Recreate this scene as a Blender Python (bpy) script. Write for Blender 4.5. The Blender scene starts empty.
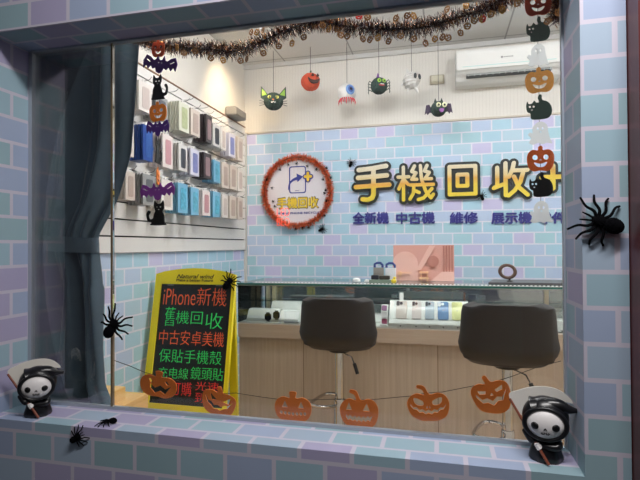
import bpy, bmesh, math, random
from math import sin, cos, pi, radians, tan
from mathutils import Matrix, Vector, Euler
random.seed(7)
C = bpy.context.scene.collection

# ------------------------------------------------------------------ camera
CAMH = 1.35
FPX = 486.0
ROT = Matrix.Rotation(radians(13.9), 3, 'Z') @ Matrix.Rotation(radians(90.7), 3, 'X') @ Matrix.Rotation(radians(-.3), 3, 'Z')
camd = bpy.data.cameras.new('camera'); cam = bpy.data.objects.new('camera', camd); C.objects.link(cam)
camd.sensor_width = 36; camd.lens = FPX/640*36; camd.clip_start = .02
cam.matrix_world = Matrix.Translation((0, 0, CAMH)) @ ROT.to_4x4()
bpy.context.scene.camera = cam

def ray(x, y):
    return ROT @ Vector(((x-320)/FPX, (240-y)/FPX, -1))
def at(x, y, Y=None, X=None, Z=None):
    """real position of something measured in the photo, on a known plane"""
    r = ray(x, y)
    t = Y/r.y if Y is not None else X/r.x if X is not None else (Z-CAMH)/r.z
    return Vector((0, 0, CAMH)) + r*t

# ------------------------------------------------------------------ materials
def lin(c):
    def f(v):
        v = v/255
        return v/12.92 if v <= .04045 else ((v+.055)/1.055)**2.4
    return (f(c[0]), f(c[1]), f(c[2]), 1)
_m = {}
def mat(name, rgb, rough=.6, metal=0, emit=0, noise=0, nscale=20, spec=.5, sheen=0, alpha=1):
    if name in _m: return _m[name]
    m = bpy.data.materials.new(name); m.use_nodes = True
    nt = m.node_tree; b = nt.nodes['Principled BSDF']
    b.inputs['Base Color'].default_value = lin(rgb)
    b.inputs['Roughness'].default_value = rough; b.inputs['Metallic'].default_value = metal
    b.inputs['Specular IOR Level'].default_value = spec
    if sheen: b.inputs['Sheen Weight'].default_value = sheen
    if alpha < 1: b.inputs['Alpha'].default_value = alpha
    if emit:
        b.inputs['Emission Color'].default_value = lin(rgb); b.inputs['Emission Strength'].default_value = emit
    if noise:
        tc = nt.nodes.new('ShaderNodeTexCoord'); n = nt.nodes.new('ShaderNodeTexNoise'); n.inputs['Scale'].default_value = nscale
        n.inputs['Detail'].default_value = 4
        mx = nt.nodes.new('ShaderNodeMix'); mx.data_type = 'RGBA'
        c = lin(rgb)
        mx.inputs['A'].default_value = [v*(1-noise) for v in c[:3]]+[1]; mx.inputs['B'].default_value = [min(1, v*(1+noise)) for v in c[:3]]+[1]
        nt.links.new(tc.outputs['Object'], n.inputs['Vector']); nt.links.new(n.outputs['Fac'], mx.inputs['Factor'])
        nt.links.new(mx.outputs['Result'], b.inputs['Base Color'])
    _m[name] = m
    return m

class NB:
    """tiny node builder"""
    def __init__(s, nt): s.nt = nt
    def inp(s, sock, v):
        if isinstance(v, (int, float)): sock.default_value = v
        else: s.nt.links.new(v, sock)
    def m(s, op, a, b=0.0, c=None):
        n = s.nt.nodes.new('ShaderNodeMath'); n.operation = op
        s.inp(n.inputs[0], a); s.inp(n.inputs[1], b)
        if c is not None: s.inp(n.inputs[2], c)
        return n.outputs[0]
    def mixc(s, f, a, b, blend='MIX'):
        n = s.nt.nodes.new('ShaderNodeMix'); n.data_type = 'RGBA'; n.blend_type = blend
        s.inp(n.inputs['Factor'], f)
        for k, v in (('A', a), ('B', b)):
            if isinstance(v, tuple): n.inputs[k].default_value = v
            else: s.nt.links.new(v, n.inputs[k])
        return n.outputs['Result']

BRICKS = [(0, (150, 206, 212)), (.24, (158, 190, 226)), (.42, (150, 208, 196)), (.62, (186, 180, 220)), (.82, (168, 204, 218))]
def brick(name, ua, va, w=.1515, h=.089, u0=0, v0=0, mort=(212, 210, 228), cols=BRICKS, mw=.085, rough=.55, mh=.13, tint=1.0):
    """pastel brick wallpaper; ua / va are the coefficients (x, y, z, const) of the running directions"""
    m = bpy.data.materials.new(name); m.use_nodes = True; nt = m.node_tree; B = NB(nt); bs = nt.nodes['Principled BSDF']
    bs.inputs['Roughness'].default_value = rough
    tc = nt.nodes.new('ShaderNodeTexCoord'); sp = nt.nodes.new('ShaderNodeSeparateXYZ'); nt.links.new(tc.outputs['Object'], sp.inputs[0])
    def comb(a):
        r = None
        for k in range(3):
            if a[k]:
                t = B.m('MULTIPLY', sp.outputs[k], float(a[k])); r = t if r is None else B.m('ADD', r, t)
        return B.m('ADD', r, float(a[3]))
    u = B.m('DIVIDE', B.m('SUBTRACT', comb(ua), u0), w); v = B.m('DIVIDE', B.m('SUBTRACT', comb(va), v0), h)
    row = B.m('FLOOR', v); par = B.m('FLOORED_MODULO', row, 2.0)
    u2 = B.m('ADD', u, B.m('MULTIPLY', par, .5)); col = B.m('FLOOR', u2)
    fu = B.m('SUBTRACT', u2, col); fv = B.m('SUBTRACT', v, row)
    mu = B.m('GREATER_THAN', B.m('ABSOLUTE', B.m('SUBTRACT', fu, .5)), .5-mw/2)
    mv = B.m('GREATER_THAN', B.m('ABSOLUTE', B.m('SUBTRACT', fv, .5)), .5-mh/2)
    mask = B.m('MAXIMUM', mu, mv)
    cx = nt.nodes.new('ShaderNodeCombineXYZ'); nt.links.new(col, cx.inputs[0]); nt.links.new(row, cx.inputs[1])
    wn = nt.nodes.new('ShaderNodeTexWhiteNoise'); wn.noise_dimensions = '2D'; nt.links.new(cx.outputs[0], wn.inputs['Vector'])
    rp = nt.nodes.new('ShaderNodeValToRGB'); rp.color_ramp.interpolation = 'CONSTANT'
    while len(rp.color_ramp.elements) < len(cols): rp.color_ramp.elements.new(.5)
    for e, (p, c) in zip(rp.color_ramp.elements, cols): e.position = p; e.color = lin(c)
    nt.links.new(wn.outputs['Value'], rp.inputs[0])
    no = nt.nodes.new('ShaderNodeTexNoise'); no.inputs['Scale'].default_value = 6; nt.links.new(tc.outputs['Object'], no.inputs['Vector'])
    g = B.mixc(no.outputs['Fac'], (.92, .94, .96, 1), (1.04, 1.03, 1.02, 1))
    c = B.mixc(1.0, rp.outputs[0], g, 'MULTIPLY')
    c = B.mixc(mask, c, lin(mort))
    nt.links.new(c, bs.inputs['Base Color'])
    return m

def wood(name, c1, c2, axis=2, scale=1.0, rough=.45):
    m = bpy.data.materials.new(name); m.use_nodes = True; nt = m.node_tree; B = NB(nt); bs = nt.nodes['Principled BSDF']
    bs.inputs['Roughness'].default_value = rough
    tc = nt.nodes.new('ShaderNodeTexCoord'); mp = nt.nodes.new('ShaderNodeMapping'); nt.links.new(tc.outputs['Object'], mp.inputs[0])
    s = [60*scale]*3; s[axis] = 2.2*scale; mp.inputs['Scale'].default_value = s
    n = nt.nodes.new('ShaderNodeTexNoise'); n.inputs['Scale'].default_value = 1; n.inputs['Detail'].default_value = 6; n.inputs['Distortion'].default_value = .4
    nt.links.new(mp.outputs[0], n.inputs['Vector'])
    rp = nt.nodes.new('ShaderNodeValToRGB'); rp.color_ramp.elements[0].position = .3; rp.color_ramp.elements[1].position = .7
    rp.color_ramp.elements[0].color = lin(c1); rp.color_ramp.elements[1].color = lin(c2)
    nt.links.new(n.outputs['Fac'], rp.inputs[0]); nt.links.new(rp.outputs[0], bs.inputs['Base Color'])
    return m

def grid_mat(name, base, line, ux, uy, px, py, lw, rough=.7, axes=(0, 1)):
    m = bpy.data.materials.new(name); m.use_nodes = True; nt = m.node_tree; B = NB(nt); bs = nt.nodes['Principled BSDF']
    bs.inputs['Roughness'].default_value = rough
    tc = nt.nodes.new('ShaderNodeTexCoord'); sp = nt.nodes.new('ShaderNodeSeparateXYZ'); nt.links.new(tc.outputs['Object'], sp.inputs[0])
    ms = []
    for ax, per, ph in ((axes[0], ux, px), (axes[1], uy, py)):
        if not per: continue
        f = B.m('FLOORED_MODULO', B.m('SUBTRACT', sp.outputs[ax], ph-lw/2), per)
        ms.append(B.m('LESS_THAN', f, lw))
    k = ms[0] if len(ms) == 1 else B.m('MAXIMUM', ms[0], ms[1])
    nt.links.new(B.mixc(k, lin(base), lin(line)), bs.inputs['Base Color'])
    return m

def glass_mat(name, tint=(1, 1, 1), refl=1.0, extra=0.0):
    m = bpy.data.materials.new(name); m.use_nodes = True; nt = m.node_tree; nt.nodes.remove(nt.nodes['Principled BSDF'])
    out = nt.nodes['Material Output']; t = nt.nodes.new('ShaderNodeBsdfTransparent'); t.inputs[0].default_value = (*tint, 1)
    g = nt.nodes.new('ShaderNodeBsdfGlossy'); g.inputs['Roughness'].default_value = .01
    fr = nt.nodes.new('ShaderNodeFresnel'); fr.inputs[0].default_value = 1.45
    B = NB(nt); f = B.m('ADD', B.m('MULTIPLY', fr.outputs[0], refl), extra)
    mx = nt.nodes.new('ShaderNodeMixShader'); nt.links.new(f, mx.inputs[0]); nt.links.new(t.outputs[0], mx.inputs[1]); nt.links.new(g.outputs[0], mx.inputs[2])
    nt.links.new(mx.outputs[0], out.inputs['Surface'])
    return m

# ------------------------------------------------------------------ mesh helpers
def finish(me, m, smooth=False):
    for x in (m if isinstance(m, (list, tuple)) else [m]): me.materials.append(x)
    if smooth:
        me.polygons.foreach_set('use_smooth', [True]*len(me.polygons))
    return me
def link(name, me, parent=None, loc=None, rot=None):
    o = bpy.data.objects.new(name, me); C.objects.link(o); o.parent = parent
    if loc is not None: o.location = loc
    if rot is not None: o.rotation_euler = rot
    return o
def obj(name, bm, m, parent=None, smooth=False, loc=None, rot=None, bevel=0):
    if bevel:
        bmesh.ops.bevel(bm, geom=[e for e in bm.edges], offset=bevel, segments=2, affect='EDGES', clamp_overlap=True)
    bmesh.ops.recalc_face_normals(bm, faces=bm.faces)
    me = bpy.data.meshes.new(name); bm.to_mesh(me); bm.free()
    finish(me, m, smooth)
    if smooth == 'auto' or smooth:
        me.set_sharp_from_angle(angle=radians(40))
    return link(name, me, parent, loc, rot)
def tag(o, label=None, cat=None, group=None, kind=None):
    if label: o['label'] = label
    if cat: o['category'] = cat
    if group: o['group'] = group
    if kind: o['kind'] = kind
    return o
def empty(name, loc, rot=(0, 0, 0), label=None, cat=None, group=None):
    o = bpy.data.objects.new(name, None); C.objects.link(o); o.location = loc; o.rotation_euler = rot
    o.empty_display_size = .05
    return tag(o, label, cat, group)
def struct(name, bm, m, parent=None, **k):
    o = obj(name, bm, m, parent, **k)
    if parent is None: o['kind'] = 'structure'
    return o
def copy_tree(o, parent=None):
    c = o.copy(); C.objects.link(c); c.parent = parent
    for ch in [x for x in C.objects if x.parent == o]: copy_tree(ch, c)
    return c

def BM(): return bmesh.new()
def box(bm, x0, x1, y0, y1, z0, z1, mi=0, M=None):
    v = [bm.verts.new((x, y, z)) for x in (x0, x1) for y in (y0, y1) for z in (z0, z1)]
    if M is not None:
        for a in v: a.co = M @ a.co
    fs = []
    for q in ((0, 1, 3, 2), (4, 6, 7, 5), (0, 4, 5, 1), (2, 3, 7, 6), (0, 2, 6, 4), (1, 5, 7, 3)):
        f = bm.faces.new([v[i] for i in q]); f.material_index = mi; fs.append(f)
    return fs   # -x, +x, -y, +y, -z, +z
def rings(bm, rs, mi=0, cap0=True, cap1=True):
    """skin a list of rings (each a list of points)"""
    V = [[bm.verts.new(p) for p in r] for r in rs]; n = len(V[0])
    for a, b in zip(V, V[1:]):
        for i in range(n):
            f = bm.faces.new((a[i], a[(i+1) % n], b[(i+1) % n], b[i])); f.material_index = mi
    if cap0: bm.faces.new(V[0][::-1]).material_index = mi
    if cap1: bm.faces.new(V[-1]).material_index = mi
def tube(bm, pts, r, seg=8, mi=0, flat=1.0):
    pts = [Vector(p) for p in pts]; n = len(pts)
    rr = r if isinstance(r, (list, tuple)) else [r]*n
    rs = []; prev = None
    for i, p in enumerate(pts):
        d = (pts[min(i+1, n-1)]-pts[max(i-1, 0)]).normalized()
        if prev is None:
            a = Vector((0, 0, 1)) if abs(d.z) < .9 else Vector((1, 0, 0))
            u = d.cross(a).normalized()
        else:
            u = (prev-d*prev.dot(d)).normalized()
        prev = u; w = d.cross(u)
        rs.append([p+(u*cos(2*pi*k/seg)+w*sin(2*pi*k/seg)*flat)*rr[i] for k in range(seg)])
    rings(bm, rs, mi)
def lathe(bm, prof, seg=24, mi=0, c=(0, 0, 0)):
    rs = [[(c[0]+r*cos(2*pi*k/seg), c[1]+r*sin(2*pi*k/seg), c[2]+z) for k in range(seg)] for r, z in prof]
    rings(bm, rs, mi)
def ell(bm, c, r, seg=16, rn=10, M=None, mi=0, f=None):
    c = Vector(c); rs = []
    for j in range(rn+1):
        t = pi*j/rn; t = min(max(t, .03), pi-.03)
        ring = []
        for k in range(seg):
            p = Vector((r[0]*sin(t)*cos(2*pi*k/seg), r[1]*sin(t)*sin(2*pi*k/seg), -r[2]*cos(t)))
            if f: p = f(p)
            if M is not None: p = M @ p
            ring.append(c+p)
        rs.append(ring)
    rings(bm, rs, mi)
def torus(bm, c, R, r, seg=32, s2=10, axis='Y', mi=0, sx=1, sz=1):
    V = []
    for i in range(seg):
        a = 2*pi*i/seg
        ring = []
        for k in range(s2):
            b = 2*pi*k/s2; q = R+r*cos(b)
            p = (q*cos(a)*sx, r*sin(b), q*sin(a)*sz) if axis == 'Y' else (q*cos(a)*sx, q*sin(a)*sz, r*sin(b))
            ring.append(bm.verts.new(Vector(c)+Vector(p)))
        V.append(ring)
    for i in range(seg):
        a, b = V[i], V[(i+1) % seg]
        for k in range(s2):
            bm.faces.new((a[k], a[(k+1) % s2], b[(k+1) % s2], b[k])).material_index = mi
def prism(bm, pts, d0, d1, mi=0, plane='XZ'):
    f = (lambda p, d: (p[0], d, p[1])) if plane == 'XZ' else (lambda p, d: (d, p[0], p[1])) if plane == 'YZ' else (lambda p, d: (p[0], p[1], d))
    rings(bm, [[f(p, d0) for p in pts], [f(p, d1) for p in pts]], mi)
def rrect(w, h, r, n=5, cx=0, cy=0):
    P = []
    for sx, sy, a0 in ((1, 1, 0), (-1, 1, 90), (-1, -1, 180), (1, -1, 270)):
        for k in range(n+1):
            a = radians(a0+90*k/n); P.append((cx+sx*(w/2-r)+r*cos(a), cy+sy*(h/2-r)+r*sin(a)))
    return P
def crom(pts, n=6):
    out = []; L = len(pts)
    for i in range(L):
        p0, p1, p2, p3 = [Vector(pts[(i+k-1) % L]) for k in range(4)]
        for j in range(n):
            t = j/n
            out.append(tuple(.5*((2*p1)+(p2-p0)*t+(2*p0-5*p1+4*p2-p3)*t*t+(3*p1-p0-3*p2+p3)*t**3)))
    return out
def copen(pts, n=8):
    P = [Vector(p) for p in pts]; P = [P[0]*2-P[1]]+P+[P[-1]*2-P[-2]]; out = []
    for i in range(1, len(P)-2):
        p0, p1, p2, p3 = P[i-1:i+3]
        for j in range(n):
            t = j/n; out.append(.5*((2*p1)+(p2-p0)*t+(2*p0-5*p1+4*p2-p3)*t*t+(3*p1-p0-3*p2+p3)*t**3))
    out.append(P[-2]); return out

def curve_mesh(cu):
    o = bpy.data.objects.new('tmp', cu); C.objects.link(o)
    dg = bpy.context.evaluated_depsgraph_get(); dg.update()
    me = bpy.data.meshes.new_from_object(o.evaluated_get(dg)); bpy.data.objects.remove(o); bpy.data.curves.remove(cu)
    return me
def upright(me, M=None):
    """XY shape -> stands in XZ, front faces -Y"""
    me.transform(Matrix.Rotation(radians(90), 4, 'X'))
    if M is not None: me.transform(M)
    return me
def cutout_mesh(loops, d, scale=(1, 1), ang=0):
    cu = bpy.data.curves.new('c', 'CURVE'); cu.dimensions = '2D'; cu.fill_mode = 'BOTH'; cu.extrude = d/2
    for lp in loops:
        s = cu.splines.new('POLY'); s.points.add(len(lp)-1); s.use_cyclic_u = True
        for p, q in zip(s.points, lp): p.co = (q[0]*scale[0], q[1]*scale[1], 0, 1)
    me = curve_mesh(cu)
    return upright(me, Matrix.Rotation(radians(ang), 4, 'Y'))
def text_mesh(body, w, h, d=.002, bold=0, shear=0, keep=False, spacing=1.0, thin=0):
    """writing fitted into a w x h box centred on the origin, standing in XZ, facing -Y"""
    cu = bpy.data.curves.new('t', 'FONT'); cu.body = body; cu.extrude = .01; cu.shear = shear; cu.resolution_u = 3; cu.space_character = spacing; cu.offset = thin
    me = curve_mesh(cu)
    xs = [v.co.x for v in me.vertices]; ys = [v.co.y for v in me.vertices]
    cx, cy = (min(xs)+max(xs))/2, (min(ys)+max(ys))/2; sx = w/(max(xs)-min(xs)); sy = h/(max(ys)-min(ys))
    if keep: sx = sy = min(sx, sy)
    me.transform(Matrix.Diagonal((sx, sy, d/2/.01, 1)) @ Matrix.Translation((-cx, -cy, 0)))
    if bold:
        bm = BM()
        for k, (dx, dy) in enumerate(((-bold, 0), (bold, 0), (0, bold), (0, -bold))):
            t = me.copy(); t.transform(Matrix.Translation((dx, dy, k*.00025))); bm.from_mesh(t); bpy.data.meshes.remove(t)
        bm.to_mesh(me); bm.free()
    return upright(me)
def mlink(name, me, m, parent=None, loc=None, rot=None):
    finish(me, m); return link(name, me, parent, loc, rot)
def stroke_char(strokes, width, d):
    """a rounded sign character from strokes given in a unit box (0..1, y up)"""
    bm = BM(); r = width/2; nseg = 0
    for st in strokes:
        for a, b in zip(st, st[1:]):
            a = Vector(a); b = Vector(b); u = (b-a); L = u.length
            if L < 1e-6: continue
            u /= L; ang = math.atan2(u.y, u.x); P = []
            for k in range(9): t = ang+pi/2+pi*k/8; P.append((a.x+r*cos(t), a.y+r*sin(t)))
            for k in range(9): t = ang-pi/2+pi*k/8; P.append((b.x+r*cos(t), b.y+r*sin(t)))
            prism(bm, P, -d/2-nseg*.00035, d/2, plane='XZ'); nseg += 1
    return bm

# ================================================================== THE SETTING
OX0, OX1, OZ0, OZ1 = -1.490, .343, .776, 2.082       # window opening
WY0, WY1 = 1.33, 1.515                                # partition wall, street face and shop face
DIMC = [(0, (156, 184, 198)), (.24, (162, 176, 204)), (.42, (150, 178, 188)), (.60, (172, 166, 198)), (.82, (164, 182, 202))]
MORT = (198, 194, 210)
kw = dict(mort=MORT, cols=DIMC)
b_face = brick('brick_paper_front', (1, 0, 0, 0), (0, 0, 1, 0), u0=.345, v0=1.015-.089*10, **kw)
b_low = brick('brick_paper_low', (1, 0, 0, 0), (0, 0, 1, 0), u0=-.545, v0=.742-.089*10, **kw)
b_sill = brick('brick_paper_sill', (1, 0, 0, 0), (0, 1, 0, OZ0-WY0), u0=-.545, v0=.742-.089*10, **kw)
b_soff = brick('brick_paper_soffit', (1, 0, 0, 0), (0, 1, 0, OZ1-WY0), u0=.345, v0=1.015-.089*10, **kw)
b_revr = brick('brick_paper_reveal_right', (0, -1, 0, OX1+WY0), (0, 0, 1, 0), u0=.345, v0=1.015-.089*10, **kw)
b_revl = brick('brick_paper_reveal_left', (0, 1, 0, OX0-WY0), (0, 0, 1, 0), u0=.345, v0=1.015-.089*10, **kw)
white_wall = mat('white_wall_paint', (226, 222, 214), .6)
def faces_mi(fs, d):
    for k, v in d.items(): fs['-x +x -y +y -z +z'.split().index(k)].material_index = v
bm = BM()
XL, XR = -2.6, .446
faces_mi(box(bm, XL, OX0, WY0, WY1, 0, 2.97), {'-y': 0, '+x': 5, '+y': 6, '-x': 6})
faces_mi(box(bm, OX1, XR, WY0, WY1, 0, 2.97), {'-y': 0, '-x': 4, '+y': 6, '+x': 6})
faces_mi(box(bm, OX0, OX1, WY0, WY1, OZ1, 2.97), {'-y': 0, '-z': 3, '+y': 6})
faces_mi(box(bm, OX0, OX1, WY0, WY1, 0, OZ0), {'-y': 1, '+z': 2, '+y': 6})
me = bpy.data.meshes.new('wall_front'); bm.to_mesh(me); bm.free()
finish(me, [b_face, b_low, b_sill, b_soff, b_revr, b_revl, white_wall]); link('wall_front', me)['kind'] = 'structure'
# inner partition to the right of the paper wall (unseen from the street)
bm = BM(); box(bm, XR, 2.06, WY0+.06, WY1, 0, 2.97); struct('wall_front_inner', bm, white_wall)

maroon = wood('maroon_door_wood', (84, 32, 32), (100, 40, 38), 2, .6, .35)
bm = BM(); box(bm, .448, .60, 1.26, 1.38, 0, 2.9); box(bm, .60, 1.5, 1.31, 1.36, 0, 2.9)
struct('door_1', bm, maroon)
# street side surroundings, seen only as reflections
bm = BM(); box(bm, -4.5, 4.5, -3.1, -3.0, 0, 3.2); struct('wall_street', bm, mat('street_wall_paint', (96, 96, 100), .8))
bm = BM(); box(bm, .9, 1.8, -2.99, -2.95, 0, 2.1)
struct('door_2', bm, maroon)
bm = BM(); box(bm, -4.5, 4.5, -3.1, 1.38, -.05, -.002); struct('floor_street', bm, grid_mat('street_tiles', (70, 66, 64), (46, 44, 44), .4, .4, 0, 0, .006))

floor_m = wood('floor_laminate', (196, 164, 124), (214, 184, 146), 0, .5, .4)
bm = BM(); box(bm, -2.6, 2.1, 1.38, 4.15, -.05, 0); struct('floor', bm, floor_m)
ceil_m = grid_mat('ceiling_tiles', (214, 212, 208), (160, 158, 154), .605, .605, -1.31, 3.985-.605*4, .012)
bm = BM(); box(bm, -2.6, 2.1, 1.33, 4.15, 2.97, 3.02); struct('ceiling', bm, ceil_m)
b_back = brick('brick_paper_back', (1, 0, 0, 0), (0, 0, 1, 0), w=.153, h=.09, u0=-1.357, v0=1.177-.09*14+.09, mort=(222, 222, 236),
               cols=[(0, (172, 208, 226)), (.32, (186, 204, 230)), (.48, (170, 208, 220)), (.66, (200, 196, 228)), (.80, (180, 208, 224))], mw=.075, mh=.12)
b_left = brick('brick_paper_left', (0, 1, 0, 0), (0, 0, 1, 0), w=.153, h=.09, u0=2.27, v0=1.05-.09*12, mort=(222, 222, 236),
               cols=[(0, (172, 208, 226)), (.32, (186, 204, 230)), (.48, (170, 208, 220)), (.66, (200, 196, 228)), (.80, (180, 208, 224))], mw=.075, mh=.12)
ribbed = grid_mat('ribbed_white_panel', (228, 224, 216), (221, 216, 208), .026, 0, 0, 0, .005, .6)
bm = BM(); box(bm, -1.76, 2.06, 4.07, 4.15, 0, 2.97); wb = struct('wall_back', bm, ribbed)
bm = BM(); box(bm, -1.675, 2.0, 4.062, 4.0699, 0, 2.352)
struct('wallpaper', bm, b_back, wb)
bm = BM(); box(bm, -1.7, 2.0, 4.052, 4.0695, 2.352, 2.366); struct('trim_1', bm, mat('trim_cream', (206, 196, 180), .6))
bm = BM(); box(bm, -1.7, 2.0, 4.045, 4.0695, 2.935, 2.9695); struct('trim_2', bm, mat('trim_white', (206, 204, 200), .6))
bm = BM(); box(bm, -1.76, -1.7, 1.515, 4.07, 0, 2.97); wl = struct('wall_left', bm, mat('white_wall_left', (226, 220, 210), .6))
bm = BM(); box(bm, -1.6999, -1.694, 1.52, 4.06, .0, 1.317); struct('wallpaper', bm, b_left, wl)
bm = BM(); box(bm, -1.6999, -1.672, 4.03, 4.0519, 0, 2.36); struct('trim_3', bm, mat('trim_white', (206, 204, 200), .6))
bm = BM(); box(bm, 2.0, 2.06, 1.515, 4.07, 0, 2.97); struct('wall_right', bm, white_wall)

# the shop window: two panes, a thin joint, a grey channel around
GY = 1.5
grey_al = mat('grey_aluminium', (166, 174, 186), .45, .1)
pane = glass_mat('window_glass', refl=.8, extra=.004)
win = empty('window_1', (0, 0, 0)); win['kind'] = 'structure'
JX = at(112.6, 240, Y=GY).x
for a, b in ((OX0+.004, JX-.004), (JX+.004, OX1-.004)):
    bm = BM(); box(bm, a, b, GY-.004, GY+.004, OZ0+.004, OZ1-.004); obj('pane', bm, pane, win)
bm = BM()
box(bm, OX0, OX0+.016, GY-.005, GY+.012, OZ0, OZ1); box(bm, OX1-.006, OX1, GY-.005, GY+.012, OZ0, OZ1)
box(bm, OX0+.016, OX1-.012, GY-.005, GY+.012, OZ0, OZ0+.010); box(bm, OX0+.016, OX1-.012, GY-.012, GY+.012, OZ1-.006, OZ1)
obj('window_frame', bm, grey_al, win)
bm = BM(); box(bm, JX-.0035, JX+.0035, GY-.006, GY+.006, OZ0+.011, OZ1-.006); tag(obj('glass_joint', bm, mat('brass_silicone', (124, 106, 78), .35, .3), win), 'brownish vertical joint between the two panes')

# lamps of the place, plus an added fill on the street side
glow = mat('lamp_diffuser', (250, 250, 250), .5, emit=20.0)
def ceil_light(x, y, w, l, label, e=None):
    t = empty('ceiling_light', (x, y, 2.97), label=label, cat='ceiling light')
    bm = BM(); box(bm, -w/2-.02, w/2+.02, -l/2-.02, l/2+.02, -.03, -.0005); obj('lamp_housing', bm, mat('lamp_white', (235, 235, 235), .5), t)
    bm = BM(); box(bm, -w/2, w/2, -l/2, l/2, -.036, -.0305); obj('diffuser', bm, glow, t)
ceil_light(-.55, 2.55, .6, .6, 'square white ceiling light panel above the left of the shop')
ceil_light(.9, 2.45, .6, .6, 'square white ceiling light panel above the right of the shop')
def tube_light(x0, x1, y, z, label):
    t = empty('ceiling_light', ((x0+x1)/2, y, 2.97), label=label, cat='ceiling light'); w = (x1-x0)/2
    bm = BM(); tube(bm, [(-w, 0, z-2.97), (w, 0, z-2.97)], .024, 12); obj('light_tube', bm, mat('tube_glow', (246, 250, 255), .5, emit=27.0), t)
    bm = BM()
    for x in (-w-.012, w+.012): box(bm, x-.01, x+.01, -.02, .02, z-2.97-.02, z-2.97+.05)
    box(bm, -w-.02, w+.02, -.02, .02, z-2.97+.0505, z-2.97+.065); obj('lamp_housing', bm, mat('lamp_white', (235, 235, 235), .5), t)
    bm = BM()
    for x in (-w*.7, w*.7): tube(bm, [(x, 0, z-2.97+.066), (x, 0, -.0005)], .004, 6)
    obj('suspension_rod', bm, mat('lamp_white', (235, 235, 235), .5), t)
tube_light(-1.35, -.15, 2.85, 2.86, 'hanging fluorescent tube light above the left half of the shop')
tube_light(.25, 1.45, 2.85, 2.86, 'hanging fluorescent tube light above the right half of the shop')
def area(name, loc, target, sx, sy, power, col):
    l = bpy.data.lights.new(name, 'AREA'); l.shape = 'RECTANGLE'; l.size = sx; l.size_y = sy; l.energy = power; l.color = col
    o = bpy.data.objects.new(name, l); C.objects.link(o); o.location = loc
    o.rotation_euler = (Vector(target)-Vector(loc)).to_track_quat('-Z', 'Y').to_euler(); return o
area('street_lamp', (.2, .55, 2.85), (0, 1.35, .9), 1.2, .12, 38, (1, .97, .95))
area('street_fill', (-.1, -1.3, 3.1), (-.2, 1.3, 1.3), 3.6, 2.0, 7, (1, .93, .88))  # unseen soft fill, added to brighten the shop front
# warm downlight washing the left wall by the back corner
dl = empty('ceiling_light', (-1.32, 3.40, 2.97), label='small round warm downlight close to the back left corner', cat='ceiling light')
bm = BM(); lathe(bm, [(.055, -.012), (.055, -.0005)], 24); obj('lamp_housing', bm, mat('lamp_white', (235, 235, 235), .5), dl)
l = bpy.data.lights.new('warm_downlight', 'SPOT'); l.energy = 46; l.spot_size = radians(90); l.spot_blend = 1.0; l.color = (1, .78, .5); l.shadow_soft_size = .06
o = bpy.data.objects.new('warm_downlight', l); C.objects.link(o); o.location = (-1.32, 3.40, 2.94); o.rotation_euler = (Vector((-1.70, 3.72, 2.3))-o.location).to_track_quat('-Z', 'Y').to_euler()
w = bpy.data.worlds.new('world'); bpy.context.scene.world = w; w.use_nodes = True
w.node_tree.nodes['Background'].inputs[0].default_value = (.55, .6, .75, 1); w.node_tree.nodes['Background'].inputs[1].default_value = .07
vs = bpy.context.scene.view_settings; vs.view_transform = 'Standard'; vs.look = 'None'; vs.gamma = 1; vs.exposure = 0; vs.use_curve_mapping = False

# ================================================================== LEFT WALL: slatwall with phone case boxes
sw = empty('slatwall_panel', (-1.694, 2.8, 1.317), label='white slatwall display panel on the left wall', cat='wall panel')
Minv = Matrix.Translation((1.694, -2.8, -1.317))
bm = BM(); box(bm, -1.6935, -1.69, 1.76, 4.02, 1.317, 2.40)
obj('backing', bm, mat('slot_dark', (20, 18, 18), .8), sw).matrix_basis = Minv
bm = BM()
for k in range(12):
    z = 1.319+.093*k; box(bm, -1.69, -1.676, 1.76, 4.02, z, min(z+.084, 2.4))
obj('slat_board', bm, mat('slat_white', (226, 223, 219), .35), sw).matrix_basis = Minv
bm = BM(); box(bm, -1.6935, -1.672, 1.76, 4.02, 2.4005, 2.41)
tag(obj('top_rail', bm, mat('rail_brown', (120, 84, 58), .4), sw), 'brown edge strip along the top of the panel').matrix_basis = Minv

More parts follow.
